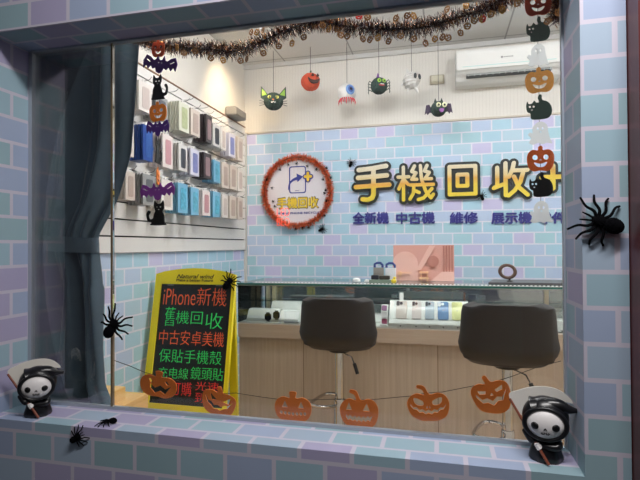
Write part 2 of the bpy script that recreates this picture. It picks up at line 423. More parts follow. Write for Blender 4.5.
chrome = mat('chrome', (200, 200, 200), .15, 1)
wire = mat('wire_steel', (150, 150, 150), .3, .9)
clear = mat('clear_sleeve', (225, 222, 218), .2)
CASES = dict(
    beige=((206, 194, 184), (176, 158, 148), 'beige'), white=((222, 216, 210), (196, 182, 176), 'white'),
    grey=((150, 150, 150), (96, 98, 104), 'grey'), blue=((28, 70, 148), (226, 230, 236), 'deep blue'),
    aqua=((120, 176, 206), (84, 166, 210), 'aqua and blue patterned'), pink=((224, 212, 208), (190, 140, 146), 'pink printed'),
    black=((60, 52, 54), (150, 124, 128), 'black edged'), dark=((206, 202, 198), (58, 60, 68), 'white boxed dark'),
    lav=((206, 202, 214), (120, 124, 176), 'white and lavender'), green=((206, 206, 190), (168, 176, 136), 'cream and green'))
def make_pack(kind, w, h):
    c1, c2, nm = CASES[kind]
    t = empty('phone_case_box', (0, 0, 0))
    bm = BM(); box(bm, -.006, .006, -w/2, w/2, -h, 0); obj('box_body', bm, mat('case_'+kind, c1, .35), t)
    bm = BM(); prism(bm, rrect(w*.56, h*.74, .012, 4, w*.04, -h*.52), .0061, .0075, plane='YZ')
    if kind == 'blue':
        for k in range(3): prism(bm, [(-w*.1+k*.02, -h*.8), (w*.1+k*.02, -h*.55), (w*.16+k*.02, -h*.58), (-w*.04+k*.02, -h*.83)], .0076, .008, plane='YZ')
    obj('printed_phone' if kind != 'aqua' else 'printed_pattern', bm, mat('print_'+kind, c2 if kind != 'blue' else (40, 86, 160), .3, noise=.9 if kind == 'aqua' else .45 if kind in ('green', 'lav') else .1, nscale=40), t)
    bm = BM(); box(bm, -.0008, .0008, -.018, .018, .0003, .022); obj('hang_tab', bm, clear, t)
    return t
ROWS = {'top': [(137.7, 150.8, 83, 112, 'white'), (154, 168, 97, 120, 'grey'), (178.5, 188, 103.3, 131.9, 'green'), (190, 199, 110, 136, 'beige'), (204.8, 211.5, 115.6, 142.7, 'black'), (212.7, 219.3, 125, 146.5, 'dark'), (220.3, 225.3, 128, 150, 'white'), (228, 234.5, 134, 157, 'lav'), (237, 242.4, 138, 161, 'beige')],
        'middle': [(123, 133, 121, 156, 'white'), (142, 152, 126, 161, 'blue'), (161, 172.7, 135, 168, 'pink'), (177.6, 186.4, 144.7, 171, 'dark'), (189, 199, 149.4, 175.6, 'lav'), (202.7, 210.6, 153.5, 178.5, 'black'), (212.5, 220, 161, 182.6, 'aqua'), (221.6, 227.7, 163, 188, 'beige'), (229.5, 236, 166, 189.3, 'beige'), (237.3, 242.2, 169, 191.4, 'white')],
        'bottom': [(124.6, 134, 171.8, 200, 'beige'), (142, 154, 174.8, 205.4, 'grey'), (159.6, 172.7, 180.6, 209.7, 'white'), (177, 187, 183.5, 213, 'aqua'), (189, 199, 188, 215, 'aqua'), (202, 209, 191, 215.6, 'pink'), (212, 220, 192, 217, 'aqua'), (221.8, 226.8, 195, 217.6, 'white'), (229.3, 235.2, 196.6, 218.5, 'beige'), (237.2, 242.2, 198, 219.4, 'beige')]}
ordn = 'first second third fourth fifth sixth seventh eighth ninth tenth'.split()
for rn_, packs in ROWS.items():
    for i, (xa, xb, ya, yb, kind) in enumerate(packs):
        FX = -1.575
        a = at(xa, (ya+yb)/2, X=FX); b = at(xb, (ya+yb)/2, X=FX); zt = at((xa+xb)/2, ya, X=FX).z; zb = at((xa+xb)/2, yb, X=FX).z
        yc = (a.y+b.y)/2; w = min(.115, b.y-a.y); h = zt-zb
        nst = 5 if i < 7 else 4
        proto = make_pack(kind, w, h)
        step = .0195
        for k in range(nst):
            o = proto if k == 0 else copy_tree(proto)
            o.location = (FX-step*k, yc, zt); o.rotation_euler = (0, 0, radians(random.uniform(-3, 3)))
            if k == 0:
                tag(o, '%s case box frontmost of its stack, %s row, %s hook from left' % (CASES[kind][2], rn_, ordn[i]), 'phone case')
            else:
                tag(o, '%s case box behind the front one, %s row, %s hook from left' % (CASES[kind][2], rn_, ordn[i]), 'phone case', 'boxes behind the front one, %s hook, %s row' % (ordn[i], rn_))
        # hook
        bm = BM(); z = zt+.012
        tube(bm, [(-1.676, yc, z), (FX+.02, yc, z), (FX+.035, yc, z+.006), (FX+.045, yc, z+.018)], .0018, 6)
        obj('hook', bm, wire, sw).matrix_basis = Minv
for (x, y) in [(171, 92), (187, 100), (203, 108), (217, 118), (228, 122), (188, 137), (203, 146), (215, 152), (226, 157), (175, 178), (203, 186)]:
    p = at(x, y, X=-1.62); bm = BM()
    tube(bm, [(-1.676, p.y, p.z), (-1.60, p.y, p.z), (-1.58, p.y, p.z+.006), (-1.57, p.y, p.z+.018)], .0018, 6)
    obj('hook', bm, wire, sw).matrix_basis = Minv
# small grey box on top of the panel
p0 = at(231, 122, X=-1.64); p1 = at(242, 126, X=-1.64)
t = empty('wall_speaker', (-1.67, (p0.y+p1.y)/2, 2.42), label='small grey box sitting on the slatwall top edge by the corner', cat='speaker')
w_ = (p1.y-p0.y)/2
bm = BM(); box(bm, -.023, .07, -w_, w_, 0, .07); obj('speaker_body', bm, mat('grey_plastic', (150, 146, 140), .5), t, bevel=.006)
bm = BM(); box(bm, .0702, .073, -w_*.85, w_*.85, .008, .06); obj('grille', bm, mat('grille_grey', (118, 114, 110), .7), t)

# ================================================================== BACK WALL
# air conditioner
ac = empty('air_conditioner', (.505, 4.0695, 2.605), label='white wall mounted split air conditioner with open louver on the back wall', cat='air conditioner')
ac.scale = (1, 1, .93)
aw = mat('ac_white', (232, 231, 226), .25)
prof = [(0, 0), (0, .275), (-.15, .275), (-.19, .262), (-.213, .225), (-.218, .10), (-.195, .062), (-.16, .055), (-.15, .02), (-.10, 0)]
bm = BM(); prism(bm, prof, -.375, .375, plane='YZ'); obj('casing', bm, aw, ac, bevel=.005)
bm = BM(); prism(bm, [(-.219, .245), (-.2235, .22), (-.2235, .088), (-.2185, .085)], -.368, .368, plane='YZ'); obj('front_panel', bm, mat('ac_panel', (238, 238, 234), .12), ac)
bm = BM(); box(bm, -.30, .30, -.212, -.1505, .035, .052); obj('air_outlet', bm, mat('outlet_dark', (66, 70, 70), .6), ac)
bm = BM()
for k in range(14):
    x = -.29+k*.0446; box(bm, x, x+.005, -.219, -.2125, .033, .053)
box(bm, -.30, .30, -.222, -.2125, .040, .0445)
obj('louver', bm, mat('louver_grey', (190, 194, 192), .4), ac)
bm = BM(); box(bm, -.33, .33, -.2245, -.2236, .108, .114); tag(obj('stripe', bm, mat('ac_stripe', (190, 222, 218), .3), ac), 'pale green trim line')
bm = BM()
prism(bm, [(-.045+.009*cos(2*pi*k/12), .165+.009*sin(2*pi*k/12)) for k in range(12)], -.2236, -.2246)
for k in range(6): box(bm, -.03+k*.011, -.022+k*.011, -.2246, -.2236, .161, .169)
obj('emblem', bm, mat('emblem_grey', (150, 150, 148), .4), ac)
bm = BM(); tube(bm, [(.386, -.08, .20), (.42, -.06, .16), (.43, -.03, .06), (.40, -.012, -.02), (.46, -.012, -.06), (.7, -.012, -.08)], .011, 8); obj('hose', bm, mat('hose_cream', (205, 200, 190), .5), ac, smooth=True)
# white box
t = empty('junction_box', (-.015, 4.0695, 2.70), label='small white rectangular box on the upper back wall left of the air conditioner', cat='box')
bm = BM(); box(bm, -.058, .058, -.02, 0, -.037, .037); obj('back_plate', bm, mat('box_base', (178, 168, 146), .5), t, bevel=.004)
bm = BM(); box(bm, -.045, .045, -.032, -.0202, -.024, .028); obj('cover', bm, mat('box_cover', (218, 212, 190), .4), t, bevel=.004)

# --- big raised sign characters
def grad_mat():
    m = bpy.data.materials.new('sign_gold_print'); m.use_nodes = True; nt = m.node_tree; B = NB(nt); bs = nt.nodes['Principled BSDF']
    tc = nt.nodes.new('ShaderNodeTexCoord'); sp = nt.nodes.new('ShaderNodeSeparateXYZ'); nt.links.new(tc.outputs['Object'], sp.inputs[0])
    f = B.m('DIVIDE', sp.outputs[2], .32)
    rp = nt.nodes.new('ShaderNodeValToRGB'); cr = rp.color_ramp; cr.elements[0].position = .0; cr.elements[0].color = lin((228, 206, 70)); cr.elements[1].position = 1; cr.elements[1].color = lin((222, 214, 196))
    for p, c in ((.3, (226, 196, 74)), (.44, (220, 164, 76)), (.54, (222, 198, 140)), (.72, (222, 210, 178))): e = cr.elements.new(p); e.color = lin(c)
    nt.links.new(f, rp.inputs[0]); nt.links.new(rp.outputs[0], bs.inputs['Base Color']); bs.inputs['Roughness'].default_value = .35
    return m
gold = grad_mat(); signblack = mat('sign_black', (38, 44, 44), .45)
CH = {
 'shou': [[(.14, .90), (.5, .93), (.86, .985)], [(.12, .68), (.88, .72)], [(.06, .42), (.94, .46)], [(.53, .93), (.53, .20), (.49, .10), (.38, .05), (.24, .07)]],
 'ji': [[(.0, .68), (.30, .68)], [(.15, .96), (.15, .02)], [(.15, .62), (.02, .34)], [(.17, .60), (.28, .46)],
        [(.46, .98), (.38, .83), (.50, .78), (.38, .60)], [(.38, .60), (.52, .60)], [(.80, .98), (.73, .83), (.86, .78), (.74, .60)], [(.74, .60), (.92, .60)],
        [(.62, .98), (.65, .60), (.76, .26), (.90, .06), (.97, .16)], [(.34, .44), (.97, .44)], [(.44, .44), (.42, .20), (.33, .04)], [(.46, .28), (.58, .22)], [(.93, .32), (.70, .06), (.56, .02)]],
 'hui': [[(.08, .94), (.92, .94), (.92, .06), (.08, .06), (.08, .94)], [(.34, .68), (.66, .68), (.66, .32), (.34, .32), (.34, .68)]],
 'shou_receive': [[(.12, .86), (.12, .34), (.02, .26)], [(.04, .27), (.34, .38)], [(.36, .98), (.36, .04)], [(.60, .98), (.56, .80), (.46, .58)], [(.54, .76), (.98, .76)], [(.88, .76), (.78, .42), (.62, .18), (.44, .03)], [(.60, .58), (.74, .26), (.98, .04)]],
 'plus': [[(.0, .5), (1.0, .5)], [(.5, 1.0), (.5, .0)]]}
def sign_char(key, x0, x1, z0, z1, label, wd=.13, nm='sign_character'):
    z0 -= .018; z1 -= .026; x1 -= .012; x0 += .002
    t = empty(nm, (x0, 4.061, z0), label=label, cat='sign letter')
    w, h = x1-x0, z1-z0
    st = [[(p[0]*w, p[1]*h) for p in s] for s in CH[key]]
    bm = stroke_char(st, wd*w*.92+.044, .022); bmesh.ops.translate(bm, verts=bm.verts, vec=(0, -.012, 0))
    obj('backing', bm, signblack, t)
    bm = stroke_char(st, wd*w*.92, .012); bmesh.ops.translate(bm, verts=bm.verts, vec=(0, -.0302, 0))
    obj('letter_face', bm, gold, t)
sign_char('shou', -.705, -.375, 1.735, 2.04, 'big raised gold Chinese character for hand, first of the four sign characters', .13)
sign_char('ji', -.335, -.03, 1.735, 2.03, 'big raised gold Chinese character for machine, densest of the four sign characters', .10)
sign_char('hui', .055, .305, 1.76, 2.02, 'big raised gold square Chinese character, a box inside a box', .14)
sign_char('shou_receive', .405, .675, 1.745, 2.02, 'big raised gold Chinese character for receive, fourth of the sign characters', .13)
sign_char('plus', .76, .93, 1.80, 1.98, 'big raised gold plus sign at the right end of the sign', .24, 'plus_sign')
navy = mat('navy_letters', (58, 58, 136), .5)
for body, xa, xb, lab in (('全新機', 353, 388.5, 'new phones'), ('中古機', 396.5, 434.5, 'used phones'), ('維修', 450, 477.5, 'repair'), ('展示機', 491.5, 531.5, 'display phones'), ('零件', 536, 567, 'parts')):
    za = at((xa+xb)/2, 212.3, Y=4.06).z; zb = at((xa+xb)/2, 223.5, Y=4.06).z; a = at(xa, 218, Y=4.06).x; b = at(xb, 218, Y=4.06).x
    me = text_mesh(body, b-a, abs(za-zb), .012, bold=.0035)
    o = mlink('sign_words', me, navy, None, ((a+b)/2, 4.055, (za+zb)/2))
    tag(o, 'small navy Chinese words for %s under the big gold characters' % lab, 'sign lettering')

# --- round logo board with tinsel wreath
WC = Vector((-1.203, 4.0615, 1.823)); WR = .292
lg = empty('logo_board', WC, label='round white logo board with a blue phone and gold cross inside the orange wreath', cat='sign')
bm = BM(); prism(bm, [(WR*cos(2*pi*k/64), WR*sin(2*pi*k/64)) for k in range(64)], -.008, 0); obj('disc', bm, mat('logo_white', (222, 218, 224), .5), lg)
blue = mat('logo_blue', (56, 66, 150), .5); yel = mat('logo_yellow', (240, 200, 60), .5)
def L(px, py): p = at(px, py, Y=4.05); return (p.x-WC.x, p.z-WC.z)
ax0, az0 = L(289, 166.5); ax1, az1 = L(306, 193)
o1 = rrect(ax1-ax0, az0-az1, .022, 6, (ax0+ax1)/2, (az0+az1)/2); o2 = rrect(ax1-ax0-.018, az0-az1-.018, .016, 6, (ax0+ax1)/2, (az0+az1)/2)
me = cutout_mesh([o1, o2], .003); mlink('printed_phone', me, blue, lg, (0, -.0098, 0))
bm = BM()
ar = [Vector(q) for q in copen([L(288.4, 190), L(289.5, 184), L(293, 180), L(298, 178)], 5)]
up_, dn_ = [], []
for i, q in enumerate(ar):
    d = (ar[min(i+1, len(ar)-1)]-ar[max(i-1, 0)]).normalized(); nn = Vector((-d.y, d.x))*(.003+.010*i/(len(ar)-1)); up_.append(tuple(q+nn)); dn_.append(tuple(q-nn))
for i in range(len(ar)-1): prism(bm, [up_[i], up_[i+1], dn_[i+1], dn_[i]], -.0125-.0001*i, -.0085)
a, b, c = L(296.5, 173.5), L(303, 176.5), L(297.5, 182); prism(bm, [a, b, c], -.0135, -.0085)
x, z = L(297, 190.5); box(bm, x-.018, x+.018, -.0105, -.0085, z-.002, z+.002)
obj('printed_arrow', bm, blue, lg)
px, pz = L(308, 176.5)
bm = stroke_char([[(px-.026, pz), (px+.026, pz)], [(px, pz-.03), (px, pz+.03)]], .044, .003); bmesh.ops.translate(bm, verts=bm.verts, vec=(0, -.0125, 0)); k = obj('cross', bm, blue, lg)
bm = stroke_char([[(px-.026, pz), (px+.026, pz)], [(px, pz-.03), (px, pz+.03)]], .024, .002); bmesh.ops.translate(bm, verts=bm.verts, vec=(0, -.0152, 0)); obj('cross_face', bm, yel, k)
a, b = L(277.5, 203), L(318, 203); z0 = L(298, 197.5)[1]; z1 = L(298, 208)[1]
mlink('title_outline', text_mesh('手機回收', b[0]-a[0]+.008, z0-z1+.008, .003, bold=.0055), mat('logo_outline', (84, 70, 60), .5), lg, ((a[0]+b[0])/2, -.0097, (z0+z1)/2))
mlink('title', text_mesh('手機回收', b[0]-a[0], z0-z1, .002, bold=.0028), mat('logo_gold', (236, 206, 70), .5), lg, ((a[0]+b[0])/2, -.0125, (z0+z1)/2))
a, b = L(277, 213), L(319, 213)
mlink('subtitle', text_mesh('MOBILE PHONE RECYCLE', b[0]-a[0], .017, .002, bold=.0008), blue, lg, ((a[0]+b[0])/2, -.0095, L(298, 213)[1]))

def tinsel(name, path, R, n, mats, parent, wd=.0016, closed=False):
    bm = BM(); N = len(path)
    for i in range(n):
        s = random.random()*(N-1); k = int(s); f = s-k; p = path[k].lerp(path[k+1], f); d = (path[k+1]-path[k]).normalized()
        a = Vector((random.gauss(0, 1), random.gauss(0, 1), random.gauss(0, 1))); a = (a-d*a.dot(d)*.8).normalized()
        L_ = R*random.uniform(.55, 1.1); q = p+a*L_+d*random.uniform(-.2, .2)*R; mid = p+a*L_*.5+Vector((random.uniform(-1, 1), random.uniform(-1, 1), random.uniform(-1, 1)))*R*.12
        u = a.cross(Vector((random.gauss(0, 1), random.gauss(0, 1), random.gauss(0, 1)))).normalized()*wd
        v = [bm.verts.new(c) for c in (p-u, p+u, mid+u, mid-u, q+u*.5, q-u*.5)]
        mi = random.choices(range(len(mats)), [m[1] for m in mats])[0]
        bm.faces.new((v[0], v[1], v[2], v[3])).material_index = mi; bm.faces.new((v[3], v[2], v[4], v[5])).material_index = mi
    me = bpy.data.meshes.new(name); bm.to_mesh(me); bm.free(); finish(me, [m[0] for m in mats])
    return link(name, me, parent)
wr = empty('tinsel_wreath', (WC.x, 4.03, WC.z-.3), label='orange red tinsel wreath ringing the round white logo board', cat='wreath')
path = [Vector((WR*cos(a)*1.02, 0, .3+WR*1.02*sin(a))) for a in [2*pi*k/80 for k in range(81)]]
tinsel('tinsel', path, .038, 3600, [(mat('tinsel_orange', (230, 112, 60), .45, .1), 6), (mat('tinsel_rust', (170, 66, 36), .45, .1), 3), (mat('tinsel_lite', (238, 140, 84), .3, .3), 1)], wr, .0026)
bm = BM(); tube(bm, [(p.x, 0, p.z) for p in path], .006, 6); obj('wire_core', bm, mat('core_brown', (90, 44, 26), .6), wr)

# ================================================================== WINDOW DISPLAY, left: platform and curtain
pale = wood('pale_platform_wood', (222, 176, 104), (236, 196, 130), 1, .4, .5)
bm = BM(); box(bm, -1.69, -1.495, 1.80, 2.27, 0, .582)
tag(obj('display_platform', bm, pale, bevel=.002), 'pale wooden plinth against the left wall behind the curtain', 'plinth')
bm = BM(); box(bm, -1.69, -1.55, 1.80, 2.157, .5825, .645)
tag(obj('wooden_box', bm, wood('pale_box_wood', (232, 186, 112), (240, 204, 140), 1, .4, .5), bevel=.002), 'low pale wooden box lying on the plinth beside the curtain', 'box')

cloth = mat('curtain_cloth', (70, 90, 104), .85, sheen=.25, noise=.12, nscale=30)
cur = empty('window_curtain', (-1.5, 1.68, .62), label='dark grey blue curtain gathered by a tieback at the left of the window', cat='curtain')
RE = [(2.55, -1.14), (2.176, -1.165), (2.157, -1.17), (1.931, -1.187), (1.734, -1.21), (1.538, -1.272), (1.399, -1.338), (1.338, -1.338), (1.138, -1.323), (.939, -1.318), (.80, -1.303), (.745, -1.275), (.62, -1.245)]
def interp(T, z):
    for (za, a), (zb, b) in zip(T, T[1:]):
        if zb <= z <= za: return a+(b-a)*(za-z)/(za-zb)
    return T[0][1] if z > T[0][0] else T[-1][1]
LE = [(2.55, -1.675), (1.7, -1.672), (1.42, -1.65), (1.33, -1.65), (1.1, -1.672), (.62, -1.675)]
bm = BM(); NS, NZ = 260, 110; V = []
def fold(s, z):
    tie = math.exp(-((z-1.37)/.13)**2)
    a = .034*(1-.66*tie)
    if z > 1.37:
        u = s**.9; d = (z-1.37)
        ph = 2*pi*(3.6*u+.35*sin(2.6*u+1.1*z)+.12*d)
        f = sin(ph)+.45*sin(2.3*ph+2.0*z)*(.4+.6*sin(3*u)) + tie*.9*sin(2*pi*9*s)
    else:
        u = s; ph = 2*pi*(3.1*u+.25*sin(3*u+2.4*z)+.35*(1.37-z)*(u-.5))
        f = sin(ph+.7)+.4*sin(1.9*ph+1.4*z) + tie*.9*sin(2*pi*9*s)
    return a*f*(1.35 if z < 1.2 else 1) - .03*tie*(4*s*(1-s)) + .006*sin(9*z+6*s)
for j in range(NZ+1):
    z = 2.5-(2.5-.62)*j/NZ; r = []
    xr = interp(RE, z); xl = interp(LE, z); hb = .010*sin(14*1) 
    for i in range(NS+1):
        s = i/NS; x = xl+(xr-xl)*s
        # folds swing slightly with height, pulled to the tie
        zz = z+(.03*sin(s*9) if j > 0 else 0)*(j == NZ)
        r.append((x, fold(s, z), zz))
    V.append([bm.verts.new((x+1.5, y, z-.62)) for x, y, z in r])
for a, b in zip(V, V[1:]):
    for i in range(NS): bm.faces.new((a[i], a[i+1], b[i+1], b[i]))
o = obj('curtain_cloth', bm, cloth, cur, smooth=True)
md = o.modifiers.new('thick', 'SOLIDIFY'); md.thickness = .003; md.offset = 0
bm = BM(); n = 60; rs = []
for k in range(n):
    a = 2*pi*k/n; x = -1.494+.158*cos(a); y = 1.675+.055*sin(a); zc = 1.368-.010*cos(a)+.004*sin(a)
    dx, dy = cos(a), sin(a)
    rs.append([(x+dx*.002-(-1.5), y+dy*.004-1.68, zc-.62+.030), (x+dx*.006+1.5, y+dy*.008-1.68, zc-.62), (x+dx*.002+1.5, y+dy*.004-1.68, zc-.62-.030), (x-dx*.002+1.5, y-dy*.002-1.68, zc-.62)])
V = [[bm.verts.new(p) for p in r] for r in rs]
for i in range(n):
    a, b = V[i], V[(i+1) % n]
    for k in range(4): bm.faces.new((a[k], a[(k+1) % 4], b[(k+1) % 4], b[k]))
obj('tieback', bm, mat('tieback_cloth', (70, 88, 102), .8, sheen=.2), cur, smooth=True)

# ================================================================== A-FRAME CHALKBOARD
TILT = radians(11.3); AO = Vector((-1.394, 2.37, 0)); AN = Vector((0, -cos(TILT), sin(TILT))); AU = Vector((1, 0, 0)); AV = Vector((0, sin(TILT), cos(TILT)))
def auv(px, py):
    r = ray(px, py); c = Vector((0, 0, CAMH)); t = (AO-c).dot(AN)/r.dot(AN); p = c+r*t-AO
    return (p.dot(AU), p.dot(AV))
AT = Matrix.Rotation(-TILT, 4, 'X')
sg = empty('chalkboard_sign', AO, label='yellow framed A-frame chalkboard with orange, green and red Chinese handwriting', cat='sign board')
yelp = mat('yellow_paint', (242, 222, 30), .4)
tl, tr, pk = auv(157, 274), auv(238, 275), auv(203, 270)
bl, br = auv(142.5, 411), auv(223.5, 415)
b0, b1, b2, b3 = auv(162, 284), auv(230.5, 285), auv(224.7, 409.5), auv(150, 402.5)
ul = (tl[0]+bl[0])/2; ur = (tr[0]+br[0])/2; bL = (b0[0]+b3[0])/2; bR = (b1[0]+b2[0])/2; bT = (b0[1]+b1[1])/2; bB = b3[1]; top = (tl[1]+tr[1])/2; low = auv(180, 412.5)[1]
arch = [(ur, top), (ur-.03, top+.008)]+[(ul+(ur-ul)*(1-k/10), top+.006+.030*sin(pi*k/10)) for k in range(1, 10)]+[(ul+.03, top+.008), (ul, top)]
outer = arch+[(ul-.004, 0), (bL-.004, 0), (bL, low), (bR, low), (bR+.004, 0), (ur+.004, 0)]
hole = [(bL, bB), (bR, bB), (bR, bT), (bL, bT)]
me = cutout_mesh([outer, hole], .022); me.transform(AT); mlink('front_frame', me, yelp, sg)
bm = BM(); box(bm, bL-.008, bR+.008, -.004, .006, bB-.008, bT+.008, M=AT); obj('chalkboard', bm, mat('chalkboard_black', (24, 25, 26), .35), sg)
bm = BM()
def rearbar(x0, x1, va, vb):
    T2 = Matrix.Translation((0, .30, 0)) @ Matrix.Rotation(radians(3), 4, 'X')
    box(bm, x0, x1, -.011, .011, va, vb, M=T2)
rearbar(ul+.03, ul+.075, 0, 1.1); rearbar(ur-.055, ur-.010, 0, 1.1); rearbar(ul+.075, ur-.055, .84, .885); rearbar(ul+.075, ur-.055, .25, .30)
obj('rear_frame', bm, yelp, sg)
bm = BM()
for x in (ul+.1, ur-.1): box(bm, x-.02, x+.02, .22, .30, 1.085, 1.125)
obj('hinge', bm, mat('hinge_steel', (150, 150, 150), .3, .9), sg)
def chalk(body, x0, x1, y0, y1, m, name='chalk_writing', bold=.0, shear=0):
    a = auv(x0, (y0+y1)/2); b = auv(x1, (y0+y1)/2); t = auv((x0+x1)/2, y0)[1]; q = auv((x0+x1)/2, y1)[1]
    me = text_mesh(body, b[0]-a[0], t-q, .0012, bold=bold, shear=shear, thin=-.010 if name == 'chalk_writing' else 0)
    off = -.0048 if name == 'chalk_writing' else -.0118
    me.transform(AT @ Matrix.Translation(((a[0]+b[0])/2, off, (t+q)/2)))
    return mlink(name, me, m, sg)
co = mat('chalk_orange', (255, 110, 60), .7); cg = mat('chalk_green', (60, 240, 116), .7); cr_ = mat('chalk_red', (255, 60, 60), .7)
tag(chalk('iPhone', 164, 196, 289, 305, co), 'orange chalk writing')
tag(chalk('新機', 197.5, 227, 288, 306, co), 'orange chalk writing')
tag(chalk('舊', 165.5, 175.5, 307, 326, cg), 'green chalk writing')
tag(chalk('機回', 176.5, 203, 311, 324, cg), 'green chalk writing')
tag(chalk('收', 206, 223, 313, 329, cg), 'green chalk writing')
tag(chalk('中古安卓美機', 159.5, 224.4, 331, 345.5, co), 'orange chalk writing')
tag(chalk('保貼手機殼', 159.5, 222, 350, 363.5, cg), 'green chalk writing')
tag(chalk('充电線', 159, 188.5, 367.5, 378.5, cg), 'green chalk writing')
tag(chalk('鏡頭貼', 191, 223.5, 367.5, 380, cg), 'green chalk writing')
tag(chalk('訂購', 171, 192, 382, 395.5, cr_), 'red chalk writing')
tag(chalk('光速', 196, 219, 382, 391, cr_), 'red chalk writing')
tag(chalk('到', 195.5, 203.5, 392.5, 402.5, cr_), 'red chalk writing')
ink = mat('frame_ink', (60, 56, 24), .6)
chalk('Natural wind', 178, 215, 274.7, 278.7, ink, 'frame_writing', .0006, .35)
chalk('Make a better Future', 177.5, 214, 279.2, 281.8, ink, 'frame_writing', .0003)

# a thin white cable on the floor behind the board
bm = BM(); tube(bm, copen([(-1.95, 3.75, .004), (-1.6, 3.70, .004), (-1.5, 3.60, .004), (-1.62, 3.45, .004), (-1.5, 3.3, .004), (-1.2, 3.42, .004)], 6), .004, 6)
tag(obj('power_cable', bm, mat('cable_white', (220, 218, 210), .5), smooth=True), 'thin white cable on the floor behind the chalkboard', 'cable')

# ================================================================== COUNTER
CY0, CY1, CX0, CX1, CZ = 3.0, 3.5, -1.305, 1.55, 1.108
oak = wood('oak_panel', (172, 156, 138), (186, 170, 152), 2, 1, .5)
oakh = wood('oak_fascia', (178, 160, 142), (188, 172, 154), 0, 1, .5)
area('showcase_led', (.1, 3.018, 1.088), (.1, 3.22, .85), 2.5, .012, 2.2, (1, .98, .95))
ct = empty('display_counter', ((CX0+CX1)/2, CY0, 0), label='long light oak counter topped by a glass showcase in front of the brick wall', cat='counter')
ci = Matrix.Translation((-(CX0+CX1)/2, -CY0, 0))
def cpart(name, bm, m, parent=None, **k):
    o = obj(name, bm, m, parent or ct, **k)
    o.data.transform(ci); return o
bm = BM(); box(bm, CX0, CX1, CY0+.02, CY1, .0, .75); cpart('cabinet_body', bm, oak)
bm = BM()
for x in (-.86, -.02, .78): box(bm, x-.002, x+.002, CY0+.0185, CY0+.0195, .01, .745)
cpart('panel_seam', bm, mat('seam_dark', (120, 98, 78), .7))
bm = BM(); box(bm, CX0, CX1, CY0, CY1, .7505, .840, ); cpart('fascia', bm, oakh, bevel=.002)
bm = BM(); box(bm, CX0+.002, CX1, CY0+.002, CY1, .8405, .848); cpart('showcase_floor', bm, mat('showcase_white', (226, 226, 222), .3))
caseglass = glass_mat('showcase_glass', (.93, .96, .95), refl=1.0, extra=.02)
bm = BM(); box(bm, CX0, CX1, CY0, CY0+.005, .8485, CZ-.011); cpart('front_glass', bm, caseglass)
bm = BM(); box(bm, CX0, CX0+.005, CY0+.0055, CY1-.02, .8485, CZ-.011); cpart('side_glass', bm, caseglass)
topg = glass_mat('top_glass', (.80, .88, .86), refl=1.2, extra=.06)
edge = mat('glass_edge_green', (56, 112, 104), .2)
bm = BM(); box(bm, CX0-.004, CX1, CY0-.004, CY1, CZ-.0105, CZ); t_ = cpart('top_glass', bm, topg)
bm = BM(); box(bm, CX0-.004, CX1, CY0-.0065, CY0-.0045, CZ-.0105, CZ+.0005); cpart('glass_edge', bm, edge)
bm = BM(); box(bm, CX0, CX1, CY0-.004, CY0+.004, CZ-.0165, CZ-.011); cpart('metal_rail', bm, mat('rail_alu', (176, 178, 178), .35, .6))
bm = BM(); box(bm, CX0+.01, CX1, CY1-.02, CY1-.012, .85, CZ-.012); cpart('rear_sliding_glass', bm, glass_mat('rear_reflective_glass', (.62, .62, .60), 1.0, .38))
bm = BM()
for x in (-1.262, -1.215, .675): box(bm, x-.012, x+.012, CY1-.045, CY1-.021, .8485, CZ-.0115)
cpart('showcase_post', bm, mat('post_cream', (206, 186, 160), .5))
bm = BM(); box(bm, CX0+.02, CX1-.02, CY0+.30, CY1-.05, .955, .960); cpart('shelf_glass', bm, glass_mat('shelf_glass', (.86, .93, .92), 1.0, .03))
bm = BM(); box(bm, CX0+.10, CX1, CY0+.012, CY0+.020, CZ+.0005, CZ+.0035); ld = cpart('led_strip', bm, mat('led_tape', (206, 210, 208), .5))
bm = BM(); led = mat('led_chip', (255, 255, 250), .5, emit=.1)
for k in range(118):
    x = CX0+.12+k*.0225
    if x < CX1-.02: box(bm, x, x+.011, CY0+.009, CY0+.019, CZ+.0036, CZ+.0075)
o = cpart('led_chips', bm, led, ld); o['kind'] = 'stuff'

# ---- on the counter
p0 = at(393.5, 284, Y=3.38); p1 = at(454, 245, Y=3.38)
pk_ = empty('display_backdrop', ((p0.x+p1.x)/2, 3.38, CZ+.0005), label='salmon pink backdrop board with raised circle and steps standing on the glass counter', cat='board')
w_, h_ = p1.x-p0.x, p1.z-CZ
bm = BM(); box(bm, -w_/2, w_/2, 0, .012, 0, h_); obj('board', bm, mat('backdrop_pink', (214, 160, 148), .6), pk_)
pa = mat('pink_light', (230, 184, 172), .6); pb = mat('pink_deep', (184, 124, 112), .6); pc = mat('pink_cream', (236, 190, 150), .5)
def disc(bm, cx, cz, r, y0, y1, n=32): prism(bm, [(cx+r*cos(2*pi*k/n), cz+r*sin(2*pi*k/n)) for k in range(n)], y0, y1)
bm = BM(); disc(bm, w_*.16, h_*.55, .038, -.010, -.0005); obj('raised_disc', bm, pb, pk_)
bm = BM()
n = 24; prism(bm, [(-w_*.30+.085*cos(pi*k/n), .03+h_*.35+.085*sin(pi*k/n)) for k in range(n+1)]+[(-w_*.30-.085, .002), (-w_*.30+.085, .002)], -.005, -.0005); obj('raised_arch', bm, pa, pk_)
bm = BM(); prism(bm, [(-w_*.12, h_*.3), (w_*.10, h_*.98), (w_*.20, h_*.98), (-w_*.04, h_*.3)], -.0085, -.0055); obj('diagonal_band', bm, pa, pk_)
bm = BM()
for k in range(4): box(bm, w_*.32+k*w_*.045, w_*.335+k*w_*.045+.004, -.006, -.0005, 0.001, h_*.98)
obj('flute', bm, pb, pk_)
